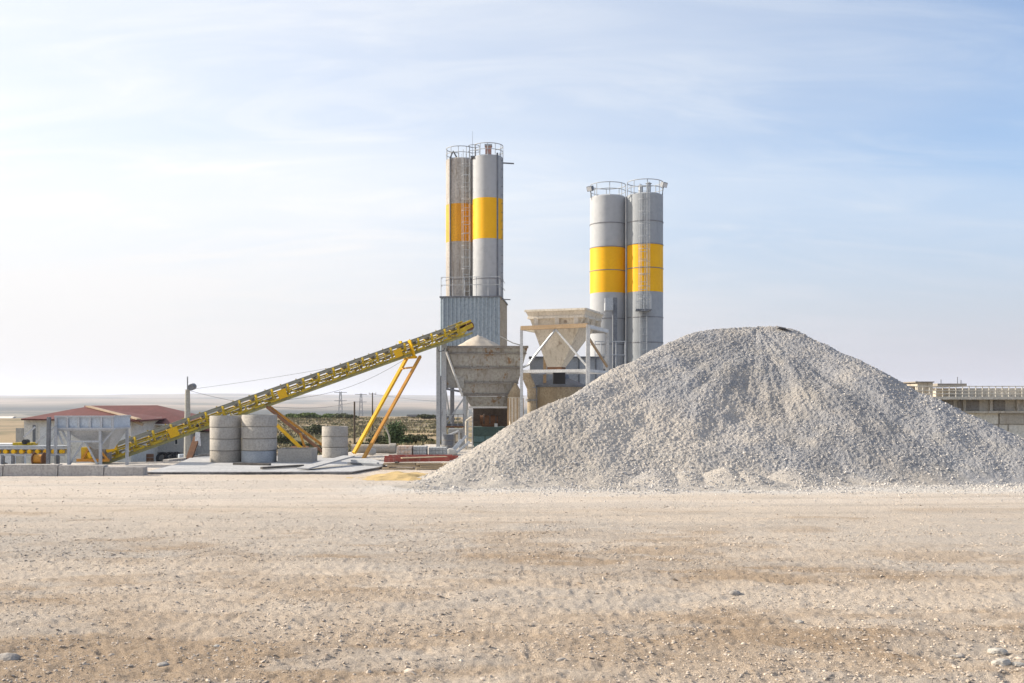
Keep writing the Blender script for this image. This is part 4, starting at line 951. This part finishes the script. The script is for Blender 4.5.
oil_drum(448, 50, 'galv_dark', 'dark grey drum at the foot of the steel column')
for k, (q, Y, a, lab, m) in enumerate(((283, 49, .5, 'pale timber offcut behind the left end of the trough', 'timber'), (291, 50.5, -.3, 'dark timber offcut behind the middle of the trough', 'timber_dark'), (205, 44.8, .2, 'short grey timber offcut left of the left ring stack', 'kerb_conc'))):
    x = X(q, Y); solo('timber_offcut', MB().bar((x-.5, Y, .12+gzf(x, Y)), (x+.5, Y+a, .22+gzf(x, Y)), .22, .12).bar((x-.3, Y+.2, .3+gzf(x, Y)), (x+.4, Y-a*.5, .32+gzf(x, Y)), .2, .08), m, lab, 'timber', (x, Y, 0))
def sack(px, Y, label):
    x = X(px, Y); import bmesh
    bm = bmesh.new(); bmesh.ops.create_icosphere(bm, subdivisions=3, radius=1)
    for v in bm.verts:
        d = v.co; k = 1+.25*float(vn(d.x*2+px, d.y*2+d.z*2, 9)); v.co = Vector((math.copysign(abs(d.x)**.7, d.x)*.24*k, math.copysign(abs(d.y)**.7, d.y)*.2*k, (math.copysign(abs(d.z)**.7, d.z)*.5+.42)*.34*k))
    me = bpy.data.meshes.new('sack'); bm.to_mesh(me); bm.free(); me.materials.append(M['sack_cloth']); me.polygons.foreach_set('use_smooth', [True]*len(me.polygons))
    o = bpy.data.objects.new('sack', me); C.objects.link(o); o.location = (x, Y, 0); tag(o, label, 'sack', 'pale sacks on the ground')
sack(452, 47, 'pale sack on the ground left of the leaning steel tubes'); sack(371, 47.5, 'pale sack on the ground right of the orange conveyor leg')

# ------------------------------------------------------------------ house
YW = 85.0; hb = -3.0
ho = Thing('red_roof_house', 'single storey plastered house with a dark red hipped roof', 'house', (X(110, 88), 88, hb))
ze = Z(423.5, YW)
x0, x1 = X(128, YW), X(186.5, YW)
ho.part('wall', MB().box(x0, x1, YW, YW+9, hb, ze), 'plaster_grey')
def roof(mb, e, rdg, th=.12):
    # e: four eave corners (FL, FR, BR, BL), rdg: ridge ends (L, R)
    v = [Vector(p) for p in e]+[Vector(p) for p in rdg]
    v2 = [p-Vector((0, 0, th)) for p in v[:4]]
    mb.add(v, [(0, 1, 5, 4), (1, 2, 5), (2, 3, 4, 5), (3, 0, 4)])
    mb.add(v[:4]+v2, [(0, 4, 5, 1), (1, 5, 6, 2), (2, 6, 7, 3), (3, 7, 4, 0), (4, 7, 6, 5)])
m = MB(); zE = ze+.02
roof(m, [(X(88, YW-.7), YW-.7, zE), (X(190.5, YW-.7), YW-.7, zE), (X(190.5, YW)+.2, YW+9.7, zE), (X(88, YW), YW+9.7, zE)], [(X(84, YW+4.5), YW+4.5, Z(405.6, YW+4.5)), (X(157.5, YW+4.5), YW+4.5, Z(405.2, YW+4.5))])
rf = ho.part('roof', m, 'roof_red')
ho.part('gutter', MB().bar((X(140, YW-.8), YW-.8, zE-.1), (X(190.5, YW-.8), YW-.8, zE-.1), .1, .12), 'plaster', rf)
# front wing
YV = 79; zv = Z(418.5, YV)
ho.part('wing_wall', MB().box(X(24, YV), X(131, YV), YV, YV+7, hb, zv), 'plaster')
m = MB()
roof(m, [(X(21, YV-.5), YV-.5, zv), (X(140, YV-.5), YV-.5, zv-.12), (X(136, YV), YV+7.5, zv-.1), (X(21, YV), YV+7.5, zv)], [(X(70, YV+3), YV+3, Z(409.5, YV+3)), (X(88, YV+3), YV+3, Z(406.5, YV+3))])
ho.part('wing_roof', m, 'roof_red')
m = MB(); m.bar((X(88, YV+2.9), YV+2.9, Z(406.3, YV+3)), (X(139, YV-.45), YV-.45, Z(419, YV)), .45, .1); ho.part('verge_board', m, 'roof_edge')
ho.part('verge_board', MB().bar((X(134, YV+.3), YV+.3, Z(421, YV+.3)), (X(143, YV+.4), YV+.4, Z(424.5, YV+.3)), .5, .2), 'roof_edge')
ho.part('porch_column', MB().box(X(136, 82), X(139, 82), 82, 82.3, hb, Z(424, 82)), 'roof_edge')
def opening(name, px0, px1, py0, py1, Y, m, frame='plaster'):
    w = ho.part(name, MB().box(X(px0, Y), X(px1, Y), Y-.06, Y-.01, Z(py1, Y), Z(py0, Y)), frame)
    g = .08
    ho.part('pane' if name == 'window' else 'leaf', MB().box(X(px0, Y)+g, X(px1, Y)-g, Y-.08, Y-.062, Z(py1, Y)+g, Z(py0, Y)-g), m, w)
opening('window', 142.5, 151, 429.5, 438, YW, 'glass_dark')
opening('window', 174.5, 178.5, 436, 445, YW, 'glass_dark')
opening('door', 32, 37, 424, 449, YV, 'galv_dark'); opening('door', 39.5, 57, 426, 450, YV, 'white_paint')
opening('garage_door', 117, 129, 433, 456, YV, 'white_paint'); opening('window', 101, 108, 430, 437, YV, 'glass_dark')
ho.part('plinth', MB().box(x0, x1, YW-.1, YW-.01, hb, Z(452, YW)), 'basin_dark')
ho.part('lean_to', MB().box(X(187, YW), X(212, YW), YW+2, YW+8, hb, Z(432, YW+2)), 'plaster_grey')
m = MB(); roof(m, [(X(186, YW), YW+1.5, Z(428, YW)), (X(214, YW), YW+1.5, Z(432, YW)), (X(214, YW), YW+8.5, Z(432, YW)), (X(186, YW), YW+8.5, Z(428, YW))], [(X(172, YW), YW+5, Z(415.5, YW+5)), (X(196, YW), YW+5, Z(416.5, YW+5))]); ho.part('lean_to_roof', m, 'roof_red')
# junk against the house wall
for k, (px, c, lab) in enumerate(((162, 'dark', 'leftmost dark tyre leaning on the house wall'), (170, 'dark', 'middle dark tyre leaning on the house wall'), (176, 'dark', 'rightmost dark tyre leaning on the house wall'))):
    Y = 83.2; x = X(px, Y); z0 = gzf(x, Y); t = Thing('tyre', lab, 'tyre', (x, Y, z0), 'old tyres by the house'); mb = MB()
    n = 20
    for i in range(n):
        a, b = i*2*math.pi/n, (i+1)*2*math.pi/n; mb.tube((x+.38*math.cos(a), Y+.12*math.sin(a), z0+.5+.38*math.sin(a)), (x+.38*math.cos(b), Y+.12*math.sin(b), z0+.5+.38*math.sin(b)), .13, 6)
    t.part('rubber', mb, 'dark')
# van at the left edge
def van(px, Y, label, s=1.0, m='white_paint'):
    x = X(px, Y); z0 = gzf(x, Y); t = Thing('parked_van', label, 'van', (x, Y, z0))
    prof = [(0, .35), (0, 1.15), (.5, 1.3), (1.0, 2.0), (1.3, 2.15), (4.5, 2.15), (4.6, .35)]
    prof = [(a*s, b*s) for a, b in prof]; n = len(prof)
    v = [(x+a, Y, z0+b) for a, b in prof]+[(x+a, Y+1.8*s, z0+b) for a, b in prof]
    t.part('body', MB().add(v, [tuple(range(n)), tuple(range(2*n-1, n-1, -1))]+[(i, n+i, n+(i+1) % n, (i+1) % n) for i in range(n)]), m)
    t.part('windscreen', MB().hexa([(x+.5*s, Y+.1, z0+1.34*s), (x+.95*s, Y+.1, z0+1.95*s), (x+.95*s, Y+1.7*s, z0+1.95*s), (x+.5*s, Y+1.7*s, z0+1.34*s), (x+.48*s, Y+.1, z0+1.4*s), (x+.93*s, Y+.1, z0+2.0*s), (x+.93*s, Y+1.7*s, z0+2.0*s), (x+.48*s, Y+1.7*s, z0+1.4*s)]), 'glass_dark')
    t.part('side_window', MB().hexa([(x+.75*s, Y-.02, z0+1.3*s), (x+1.7*s, Y-.02, z0+1.3*s), (x+1.7*s, Y, z0+1.3*s), (x+.75*s, Y, z0+1.3*s), (x+1.12*s, Y-.02, z0+1.9*s), (x+1.7*s, Y-.02, z0+1.9*s), (x+1.7*s, Y, z0+1.9*s), (x+1.12*s, Y, z0+1.9*s)]), 'glass_dark')
    for q in (.8, 3.8):
        w = t.part('wheel', MB().tube((x+q*s, Y-.05, z0+.35*s), (x+q*s, Y+.2, z0+.35*s), .35*s, 18), 'dark'); t.part('rim', MB().tube((x+q*s, Y-.07, z0+.35*s), (x+q*s, Y-.051, z0+.35*s), .2*s, 14), 'galv', w)
van(-44, 70, 'pale van at the far left beyond the level conveyor, cut off by the picture edge', .9)
# post at the extreme left
solo('fence_post', MB().bar((X(20, 62), 62, gzf(X(20, 62), 62)), (X(20, 62), 62, Z(428, 62)), .35), 'pole_conc', 'thick grey post left of the house front door', 'post', (X(20, 62), 62, 0))

# ------------------------------------------------------------------ poles and wires
def upole(px, Y, ytop, w, m, label, arm=True, lamp=False):
    x = X(px, Y); z0 = gzf(x, Y)-.1; z1 = Z(ytop, Y); t = Thing('utility_pole', label, 'utility pole', (x, Y, z0), 'utility poles')
    t.part('shaft', MB().tube((x, Y, z0), (x, Y, z1), w, 10, w*.62), m)
    if arm:
        t.part('crossarm', MB().bar((x-.55, Y, z1-.15), (x+.55, Y, z1-.15), .08), m)
        for q in (-.5, 0, .5): t.part('insulator', MB().lathe(x+q, Y, [(.05, z1-.1), (.07, z1), (.03, z1+.14)], 8), 'white_paint')
    if lamp:
        t.part('spike', MB().tube((x, Y, z1), (x, Y, z1+.75), .035, 6), 'galv_dark')
        h = t.part('lamp_arm', MB().bar((x, Y-.05, z1-.05), (x+.35, Y-.15, z1+.1), .07), 'galv_dark')
        t.part('lamp_head', MB().tube((x+.33, Y-.4, z1+.12), (x+.33, Y+.05, z1+.18), .19, 14), 'galv_dark', h)
    return t
upole(187.5, 58, 389.5, .22, 'pole_conc', 'tall concrete pole with a lamp at its top, right of the house', False, True)
upole(354.5, 95, 401.5, .12, 'pole_wood', 'plain wooden pole rising from the scrub, right of the short ring stack', False)
upole(372.5, 150, 393, .13, 'pole_wood', 'farther wooden pole with a crossarm, seen between the conveyor legs')
def wire(a, b, sag, r, label):
    a = Vector(a); b = Vector(b); pts = [a.lerp(b, k/24)-Vector((0, 0, sag*4*(k/24)*(1-k/24))) for k in range(25)]
    solo('overhead_wire', MB().path(pts, r, 5), 'wire', label, 'wire', a, 'overhead wires')
wire(W(189, 389.5, 58), W(437, 347, 54.5), .15, .008, 'thin wire from the lamp pole to the steel bin, upper one')
wire(W(189, 390.5, 58), W(354.5, 402, 95), .8, .011, 'thin wire from the lamp pole to the wooden pole, lower one')
wire(W(372.5, 394, 150), W(500, 398, 300), 1.2, .018, 'far wire running right from the pole with a crossarm')
def pylon(px, Y, ytop, hw, label):
    x = X(px, Y); z0 = gzf(x, Y)-1; z1 = Z(ytop, Y); t = Thing('lattice_pylon', label, 'pylon', (x, Y, z0), 'distant lattice pylons'); m = MB(); w0 = hw
    L = lambda k, s, d: Vector((x+s*w0*(1-.75*k), Y+d*w0*(1-.75*k), z0+(z1-z0)*k))
    for s in (-1, 1):
        for d in (-1, 1): m.bar(L(0, s, d), L(1, s, d), .22)
    for j in range(8):
        for d in (-1, 1): m.bar(L(j/8, -1, d), L((j+1)/8, 1, d), .12); m.bar(L(j/8, 1, d), L((j+1)/8, -1, d), .12)
    t.part('tower', m, 'pylon_steel')
    for k in (.8, .98): t.part('crossarm', MB().bar((x-hw*2.0, Y, z0+(z1-z0)*k), (x+hw*2.0, Y, z0+(z1-z0)*k), .4), 'pylon_steel')
pylon(340.5, 700, 391.5, 2.2, 'left lattice pylon on the hazy plain behind the conveyor')
pylon(361, 760, 393.5, 2.2, 'right lattice pylon on the hazy plain behind the conveyor')
# far sheds on the plain
def shed(px, Y, w, h, label, m='plaster', r='galv_dark', top=None):
    x = X(px, Y); z0 = gzf(x, Y)-1; t = Thing('distant_shed', label, 'shed', (x, Y, z0), 'distant sheds on the plain')
    if top is not None: h = Z(top, Y)-z0
    t.part('wall', MB().box(x, x+w, Y, Y+w*.6, z0, z0+h), m)
    b = MB(); b.add([(x-.4, Y-.4, z0+h), (x+w+.4, Y-.4, z0+h), (x+w+.4, Y+w*.6+.4, z0+h), (x-.4, Y+w*.6+.4, z0+h), (x-.4, Y+w*.3, z0+h*1.35), (x+w+.4, Y+w*.3, z0+h*1.35)], [(0, 1, 5, 4), (2, 3, 4, 5), (1, 2, 5), (3, 0, 4), (3, 2, 1, 0)]); t.part('roof', b, r)
shed(0, 235, 2.6, 1.2, 'pale shed on the dry field at the left edge', 'plaster', 'plaster')
shed(408, 240, 6, 2, 'dark low shed on the dry field left of the steel column', 'basin_dark', 'dark', top=416.5)
shed(432, 230, 4, 2, 'small dark shed beside the steel column, on the dry field', 'basin_dark', 'dark', top=417.5)

# ------------------------------------------------------------------ bushes
def bush(px, Y, w, h, m, label, n=900, leaf=.16, group='bushes on the dry land behind the plant', name='bush'):
    x0 = X(px, Y); z0 = gzf(x0, Y)-.1; t = Thing(name, label, 'bush', (x0, Y, z0), group)
    k = 9; cl = []
    for i in range(k):
        a = random.uniform(0, 6.28); q = random.uniform(0, .6)
        cl.append((q*math.cos(a)*w/2, q*math.sin(a)*w/2*.8, random.uniform(.3, .75)*h, random.uniform(.35, .6)))
    cl = np.array(cl); idx = rng.integers(0, k, n)
    d = rng.normal(0, 1, (n, 3)); d /= np.linalg.norm(d, axis=1)[:, None]; rad = rng.uniform(.35, 1, (n, 1))**.6
    c = cl[idx]; P = c[:, :3]+d*rad*np.array([w*.32, w*.28, h*.34])*(c[:, 3:4]*1.6)
    P[:, 2] = np.maximum(P[:, 2], .05)
    a = rng.normal(0, 1, (n, 3)); a /= np.linalg.norm(a, axis=1)[:, None]; b = np.cross(a, rng.normal(0, 1, (n, 3))); b /= np.linalg.norm(b, axis=1)[:, None]
    s = leaf*rng.uniform(.6, 1.4, (n, 1))
    V = np.stack([P-a*s, P+b*s*.6, P+a*s, P-b*s*.6], 1).reshape(-1, 3); Fq = np.arange(4*n).reshape(n, 4)
    o = bulk('foliage', V, Fq, m); o.parent = t.o
    mb = MB()
    for i in range(5):
        e = cl[i]; mb.tube((x0+random.uniform(-.1, .1), Y, z0), (x0+e[0]*.8, Y+e[1]*.8, z0+e[2]), .05*max(1, h/2), 5, .02)
    t.part('stems', mb, 'bark')
bush(395, 78, 1.9, 2.3, 'leaf_green', 'big dark green bush left of the steel column, tallest of the bushes', 2600, .1)
bush(404, 80, 1.6, 1.3, 'leaf_green', 'rounded green bush just right of the tallest bush', 1500, .1)
bush(412, 84, 1.8, 1.5, 'leaf_olive', 'olive bush third from the tallest one toward the column', 1300, .1)
bush(422, 90, 2.2, 1.4, 'leaf_olive', 'olive bush nearest the steel column', 1300, .12)
bush(430, 82, 1.6, 1.0, 'leaf_olive', 'low olive bush right behind the block stacks', 900, .1)
bush(386, 88, 1.5, 1.3, 'leaf_olive', 'olive bush just left of the tallest bush', 900, .1)
spots = [(255, 230, 5, 'far left of the scrub, behind the ring stacks'), (292, 235, 5.5, 'left end of the bright hedge on the crest'), (262, 200, 3.2, 'small and lone on the pale field'),
         (303, 232, 7, 'on the crest, second from the left'), (315, 236, 7, 'on the crest, in the middle of the bright hedge'), (328, 232, 6, 'on the crest, right part of the bright hedge'), (340, 228, 6, 'on the crest left of the wooden pole'), (349, 225, 5, 'on the crest beside the wooden pole'),
         (316, 140, 4.5, 'low and wide on the slope below the crest'), (300, 110, 3, 'behind the concrete trough'), (312, 98, 3.2, 'close behind the brown conveyor strut'), (362, 108, 3, 'just right of the wooden pole'), (283, 120, 3, 'right of the tall ring stack'),
         (378, 120, 3, 'between the two conveyor legs'), (345, 96, 2.6, 'between short ring stack and wooden pole'), (425, 228, 5, 'on the field near the dark sheds')]
for i, (px, Y, w, lab) in enumerate(spots):
    br = 292 <= px <= 330 and Y > 200
    bush(px, Y, w, w*(.22 if Y > 180 else .36), 'leaf_bright' if br else 'leaf_olive', ('bright green' if br else 'olive')+' scrub bush '+lab, 900, .16 if Y < 150 else .26)
# dead tree with a bent pale stem
dt = Thing('bare_sapling', 'bare pale bent sapling right of the yellow conveyor legs', 'tree', (X(389, 60), 60, gzf(X(389, 60), 60)))
dt.part('trunk', MB().path([(X(390, 60), 60, gzf(X(389, 60), 60)), W(389.5, 437, 60), W(387, 430, 60), W(384.5, 427, 60), W(382, 425.5, 60)], .06, 6), 'pole_conc')
# dry grass tufts: one mass
def grass():
    n = 42000; y = rng.uniform(58, 235, n); x = rng.uniform(-.29, -.05, n)*y
    k = fbm(x/4, y/6, 3, 301) > -.12; x, y = x[k], y[k]; n = len(x); z = gz(x, y)-.03
    hgt = rng.uniform(.07, .30, n)*(.6+y/260); w = hgt*.6; a = rng.uniform(0, 3.14, n)
    lean = rng.normal(0, .25, (n, 2))*hgt[:, None]
    V = np.stack([np.stack([x-w*np.cos(a), y-w*np.sin(a), z], -1), np.stack([x+w*np.cos(a), y+w*np.sin(a), z], -1), np.stack([x+lean[:, 0], y+lean[:, 1], z+hgt], -1)], 1).reshape(-1, 3)
    o = bulk('dry_grass', V, np.arange(3*n).reshape(n, 3), 'grass'); tag(o, 'dry grass covering the land behind the plant', kind='stuff')
grass()

# ------------------------------------------------------------------ concrete basin building at the right
YQ = 78.0
ba = Thing('concrete_basin', 'raised concrete basin with a cream railing beyond the right of the gravel pile', 'building', (X(980, YQ), YQ, -1))
xl, xr = X(900, YQ), X(1180, YQ)
ba.part('lower_wall', MB().box(xl, xr, YQ+.3, YQ+11, -1.6, Z(411.5, YQ)), 'basin_white')
ba.part('upper_wall', MB().box(xl-.3, xr, YQ+.7, YQ+11, Z(411.5, YQ), Z(399.5, YQ)), 'basin_conc')
for q in range(912, 1180, 27):
    ba.part('pilaster', MB().box(X(q, YQ), X(q+2.6, YQ), YQ+.45, YQ+.69, Z(411, YQ), Z(399.6, YQ)), 'basin_conc')
for a, b in ((935, 957), (961.6, 983), (998, 1009)):
    ba.part('recess_panel', MB().box(X(a, YQ), X(b, YQ), YQ+.62, YQ+.69, Z(410.5, YQ), Z(400.5, YQ)), 'basin_dark')
ba.part('ledge', MB().box(xl, xr, YQ-.05, YQ+.69, Z(413.2, YQ), Z(411, YQ)), 'basin_conc')
ba.part('deck_slab', MB().box(xl-.4, xr, YQ-.3, YQ+11.2, Z(399.4, YQ), Z(396.6, YQ)), 'rail_cream')
ba.part('stained_panel', MB().box(X(1001, YQ), X(1043, YQ), YQ+.2, YQ+.29, Z(424, YQ), Z(413.5, YQ)), 'basin_conc')
m = MB()
for q in (1000, 1009.5): m.box(X(q, YQ), X(q+.7, YQ), YQ+.25, YQ+.299, -1.6, Z(414, YQ))
m.box(X(960, YQ), X(1180, YQ), YQ+.26, YQ+.298, Z(424.6, YQ), Z(424, YQ)); ba.part('joint', m, 'basin_dark')
m = MB()
for q in np.arange(902, 1180, 6.6): m.tube((X(q, YQ), YQ-.2, Z(396.6, YQ)), (X(q, YQ), YQ-.2, Z(386.3, YQ)), .035, 6)
for py in (386.3, 390.5, 393.8): m.tube((xl, YQ-.2, Z(py, YQ)), (xr, YQ-.2, Z(py, YQ)), .035, 6)
ba.part('railing', m, 'rail_cream')
ba.part('pump_house', MB().box(X(920, YQ), X(935.5, YQ), YQ+.5, YQ+4, Z(396.5, YQ), Z(382.6, YQ)), 'basin_conc')
ba.part('pump_house_roof', MB().box(X(917, YQ), X(936, YQ), YQ+.3, YQ+4.2, Z(382.5, YQ), Z(381.4, YQ)), 'basin_dark')
ba.part('far_canopy', MB().box(X(935, YQ+5), X(964, YQ+5), YQ+4.5, YQ+9, Z(386.8, YQ+5), Z(383.6, YQ+5)), 'basin_dark')
ba.part('far_wall', MB().box(X(936, YQ+6), X(1180, YQ+6), YQ+6, YQ+8, Z(397, YQ+6), Z(388.2, YQ+6)), 'basin_conc', label='darker rear parapet')
ba.part('low_annex', MB().box(X(903, YQ), X(919, YQ), YQ+1, YQ+4, Z(397, YQ), Z(385.5, YQ)), 'basin_dark')
for q, py in ((941, 379.5), (957.5, 377), (961, 380), (917, 381)):
    ba.part('antenna', MB().tube((X(q, YQ+5), YQ+5, Z(384, YQ+5)), (X(q, YQ+5), YQ+5, Z(py, YQ+5)), .035, 5), 'galv_dark')

# dark strip added as the shaded side of the summit hummock
mb = MB(); Yc = 39.2
pts = [W(777, 325.6, Yc), W(784, 327.2, Yc), W(792, 331.5, Yc), W(798, 335.5, Yc)]
for a, b in zip(pts, pts[1:]): mb.bar(a+Vector((0, 0, -.09)), b+Vector((0, 0, -.06)), .5, .05)
solo('shade_strip', mb, 'summit_shade', 'dark strip standing in for shade on the right shoulder of the gravel pile summit', 'painted_shade', pts[0])

# ------------------------------------------------------------------ air
hz = bpy.data.meshes.new('haze'); s = 15000
hz.from_pydata([(x, y, z) for z in (-260, 130) for y in (-s, s) for x in (-s, s)], [], [(0, 2, 3, 1), (4, 5, 7, 6), (0, 1, 5, 4), (1, 3, 7, 5), (3, 2, 6, 7), (2, 0, 4, 6)])
hm = bpy.data.materials.new('haze'); nt, N, L = nodes(hm)
out = N.new('ShaderNodeOutputMaterial'); pv = N.new('ShaderNodeVolumePrincipled'); L.new(pv.outputs[0], out.inputs['Volume'])
pv.inputs['Color'].default_value = (.80, .85, .98, 1); pv.inputs['Density'].default_value = .00011; pv.inputs['Anisotropy'].default_value = .2
hz.materials.append(hm); ho_ = bpy.data.objects.new('haze', hz); C.objects.link(ho_); tag(ho_, kind='stuff')

# ------------------------------------------------------------------ light, sky, camera
SAZ, SEL = R(-79), R(26)
S = Vector((math.sin(SAZ)*math.cos(SEL), math.cos(SAZ)*math.cos(SEL), math.sin(SEL)))
sl = bpy.data.lights.new('sun', 'SUN'); sl.energy = 5.0; sl.angle = R(1.2); sl.color = (1, .90, .76)
so = bpy.data.objects.new('sun', sl); C.objects.link(so); so.rotation_euler = S.to_track_quat('Z', 'Y').to_euler(); so.location = S*50
w = bpy.data.worlds.new('World'); bpy.context.scene.world = w; w.use_nodes = True; nt = w.node_tree; N = nt.nodes; L = nt.links; N.clear()
out = N.new('ShaderNodeOutputWorld'); bg = N.new('ShaderNodeBackground'); L.new(bg.outputs[0], out.inputs[0])
sky = N.new('ShaderNodeTexSky'); sky.sky_type = 'NISHITA'; sky.sun_disc = False; sky.sun_elevation = SEL; sky.sun_rotation = SAZ % (2*math.pi)
sky.air_density = 1.0; sky.dust_density = 1.5; sky.ozone_density = 1.5
tc = N.new('ShaderNodeTexCoord'); sep = N.new('ShaderNodeSeparateXYZ'); L.new(tc.outputs['Generated'], sep.inputs[0])
def math_(op, a, b=None, clamp=False):
    n = N.new('ShaderNodeMath'); n.operation = op; n.use_clamp = clamp
    for i, v in enumerate((a, b)):
        if v is None: continue
        if hasattr(v, 'links'): L.new(v, n.inputs[i])
        else: n.inputs[i].default_value = v
    return n.outputs[0]
zz = math_('ADD', math_('MAXIMUM', sep.outputs[2], 0), .22)
cmb = N.new('ShaderNodeCombineXYZ'); L.new(math_('DIVIDE', sep.outputs[0], zz), cmb.inputs[0]); L.new(math_('DIVIDE', sep.outputs[1], zz), cmb.inputs[1])
mp = N.new('ShaderNodeMapping'); mp.inputs['Rotation'].default_value = (0, 0, R(-24)); mp.inputs['Scale'].default_value = (.6, 1.7, 1); L.new(cmb.outputs[0], mp.inputs[0])
cn = N.new('ShaderNodeTexNoise'); cn.inputs['Scale'].default_value = .9; cn.inputs['Detail'].default_value = 5; cn.inputs['Roughness'].default_value = .5; cn.inputs['Distortion'].default_value = .5; L.new(mp.outputs[0], cn.inputs['Vector'])
cl = ramp(nt, cn.outputs[0], .36, .72)
cn2 = N.new('ShaderNodeTexNoise'); cn2.inputs['Scale'].default_value = 2.6; cn2.inputs['Detail'].default_value = 7; cn2.inputs['Roughness'].default_value = .6; cn2.inputs['Distortion'].default_value = 1.1; L.new(mp.outputs[0], cn2.inputs['Vector'])
cl = math_('ADD', math_('MULTIPLY', cl, .7), math_('MULTIPLY', ramp(nt, cn2.outputs[0], .40, .74), .55))
# veil thickens toward the sun
dt_ = N.new('ShaderNodeVectorMath'); dt_.operation = 'DOT_PRODUCT'; L.new(tc.outputs['Generated'], dt_.inputs[0]); dt_.inputs[1].default_value = S
veil = ramp(nt, dt_.outputs['Value'], -.38, .80)
horz = ramp(nt, sep.outputs[2], .30, -.02)
k = math_('ADD', math_('MULTIPLY', cl, .34), math_('MULTIPLY', veil, .75)); k = math_('ADD', k, math_('MULTIPLY', horz, .35), True)
CL = 8.2
cloudc = mix(nt, veil, (.84*CL, .89*CL, .94*CL), (1.03*CL, 1.03*CL, 1.03*CL))
skyc = mix(nt, 1.0, sky.outputs[0], (1.08, 1.36, 1.66), 'MULTIPLY')
fin = mix(nt, k, skyc, cloudc)
hcol = mix(nt, veil, (.575*CL, .56*CL, .64*CL), (.88*CL, .855*CL, .83*CL))
fin = mix(nt, math_('MULTIPLY', ramp(nt, sep.outputs[2], .24, -.02), .9), fin, hcol)
L.new(fin, bg.inputs[0]); bg.inputs[1].default_value = .078

cam = bpy.data.cameras.new('camera'); co = bpy.data.objects.new('camera', cam); C.objects.link(co); bpy.context.scene.camera = co
cam.sensor_width = 36; cam.lens = 36*F/1024; co.location = (0, 0, H); co.rotation_euler = (R(90), 0, 0); cam.shift_y = (HOR-341.5)/1024
cam.clip_start = .1; cam.clip_end = 40000
sc_ = bpy.context.scene; sc_.view_settings.view_transform = 'Standard'; sc_.view_settings.look = 'None'; sc_.view_settings.exposure = .68; sc_.view_settings.gamma = 1
sc_.render.engine = 'CYCLES'; cy = sc_.cycles; cy.use_denoising = True; cy.max_bounces = 6; cy.diffuse_bounces = 3; cy.volume_bounces = 1
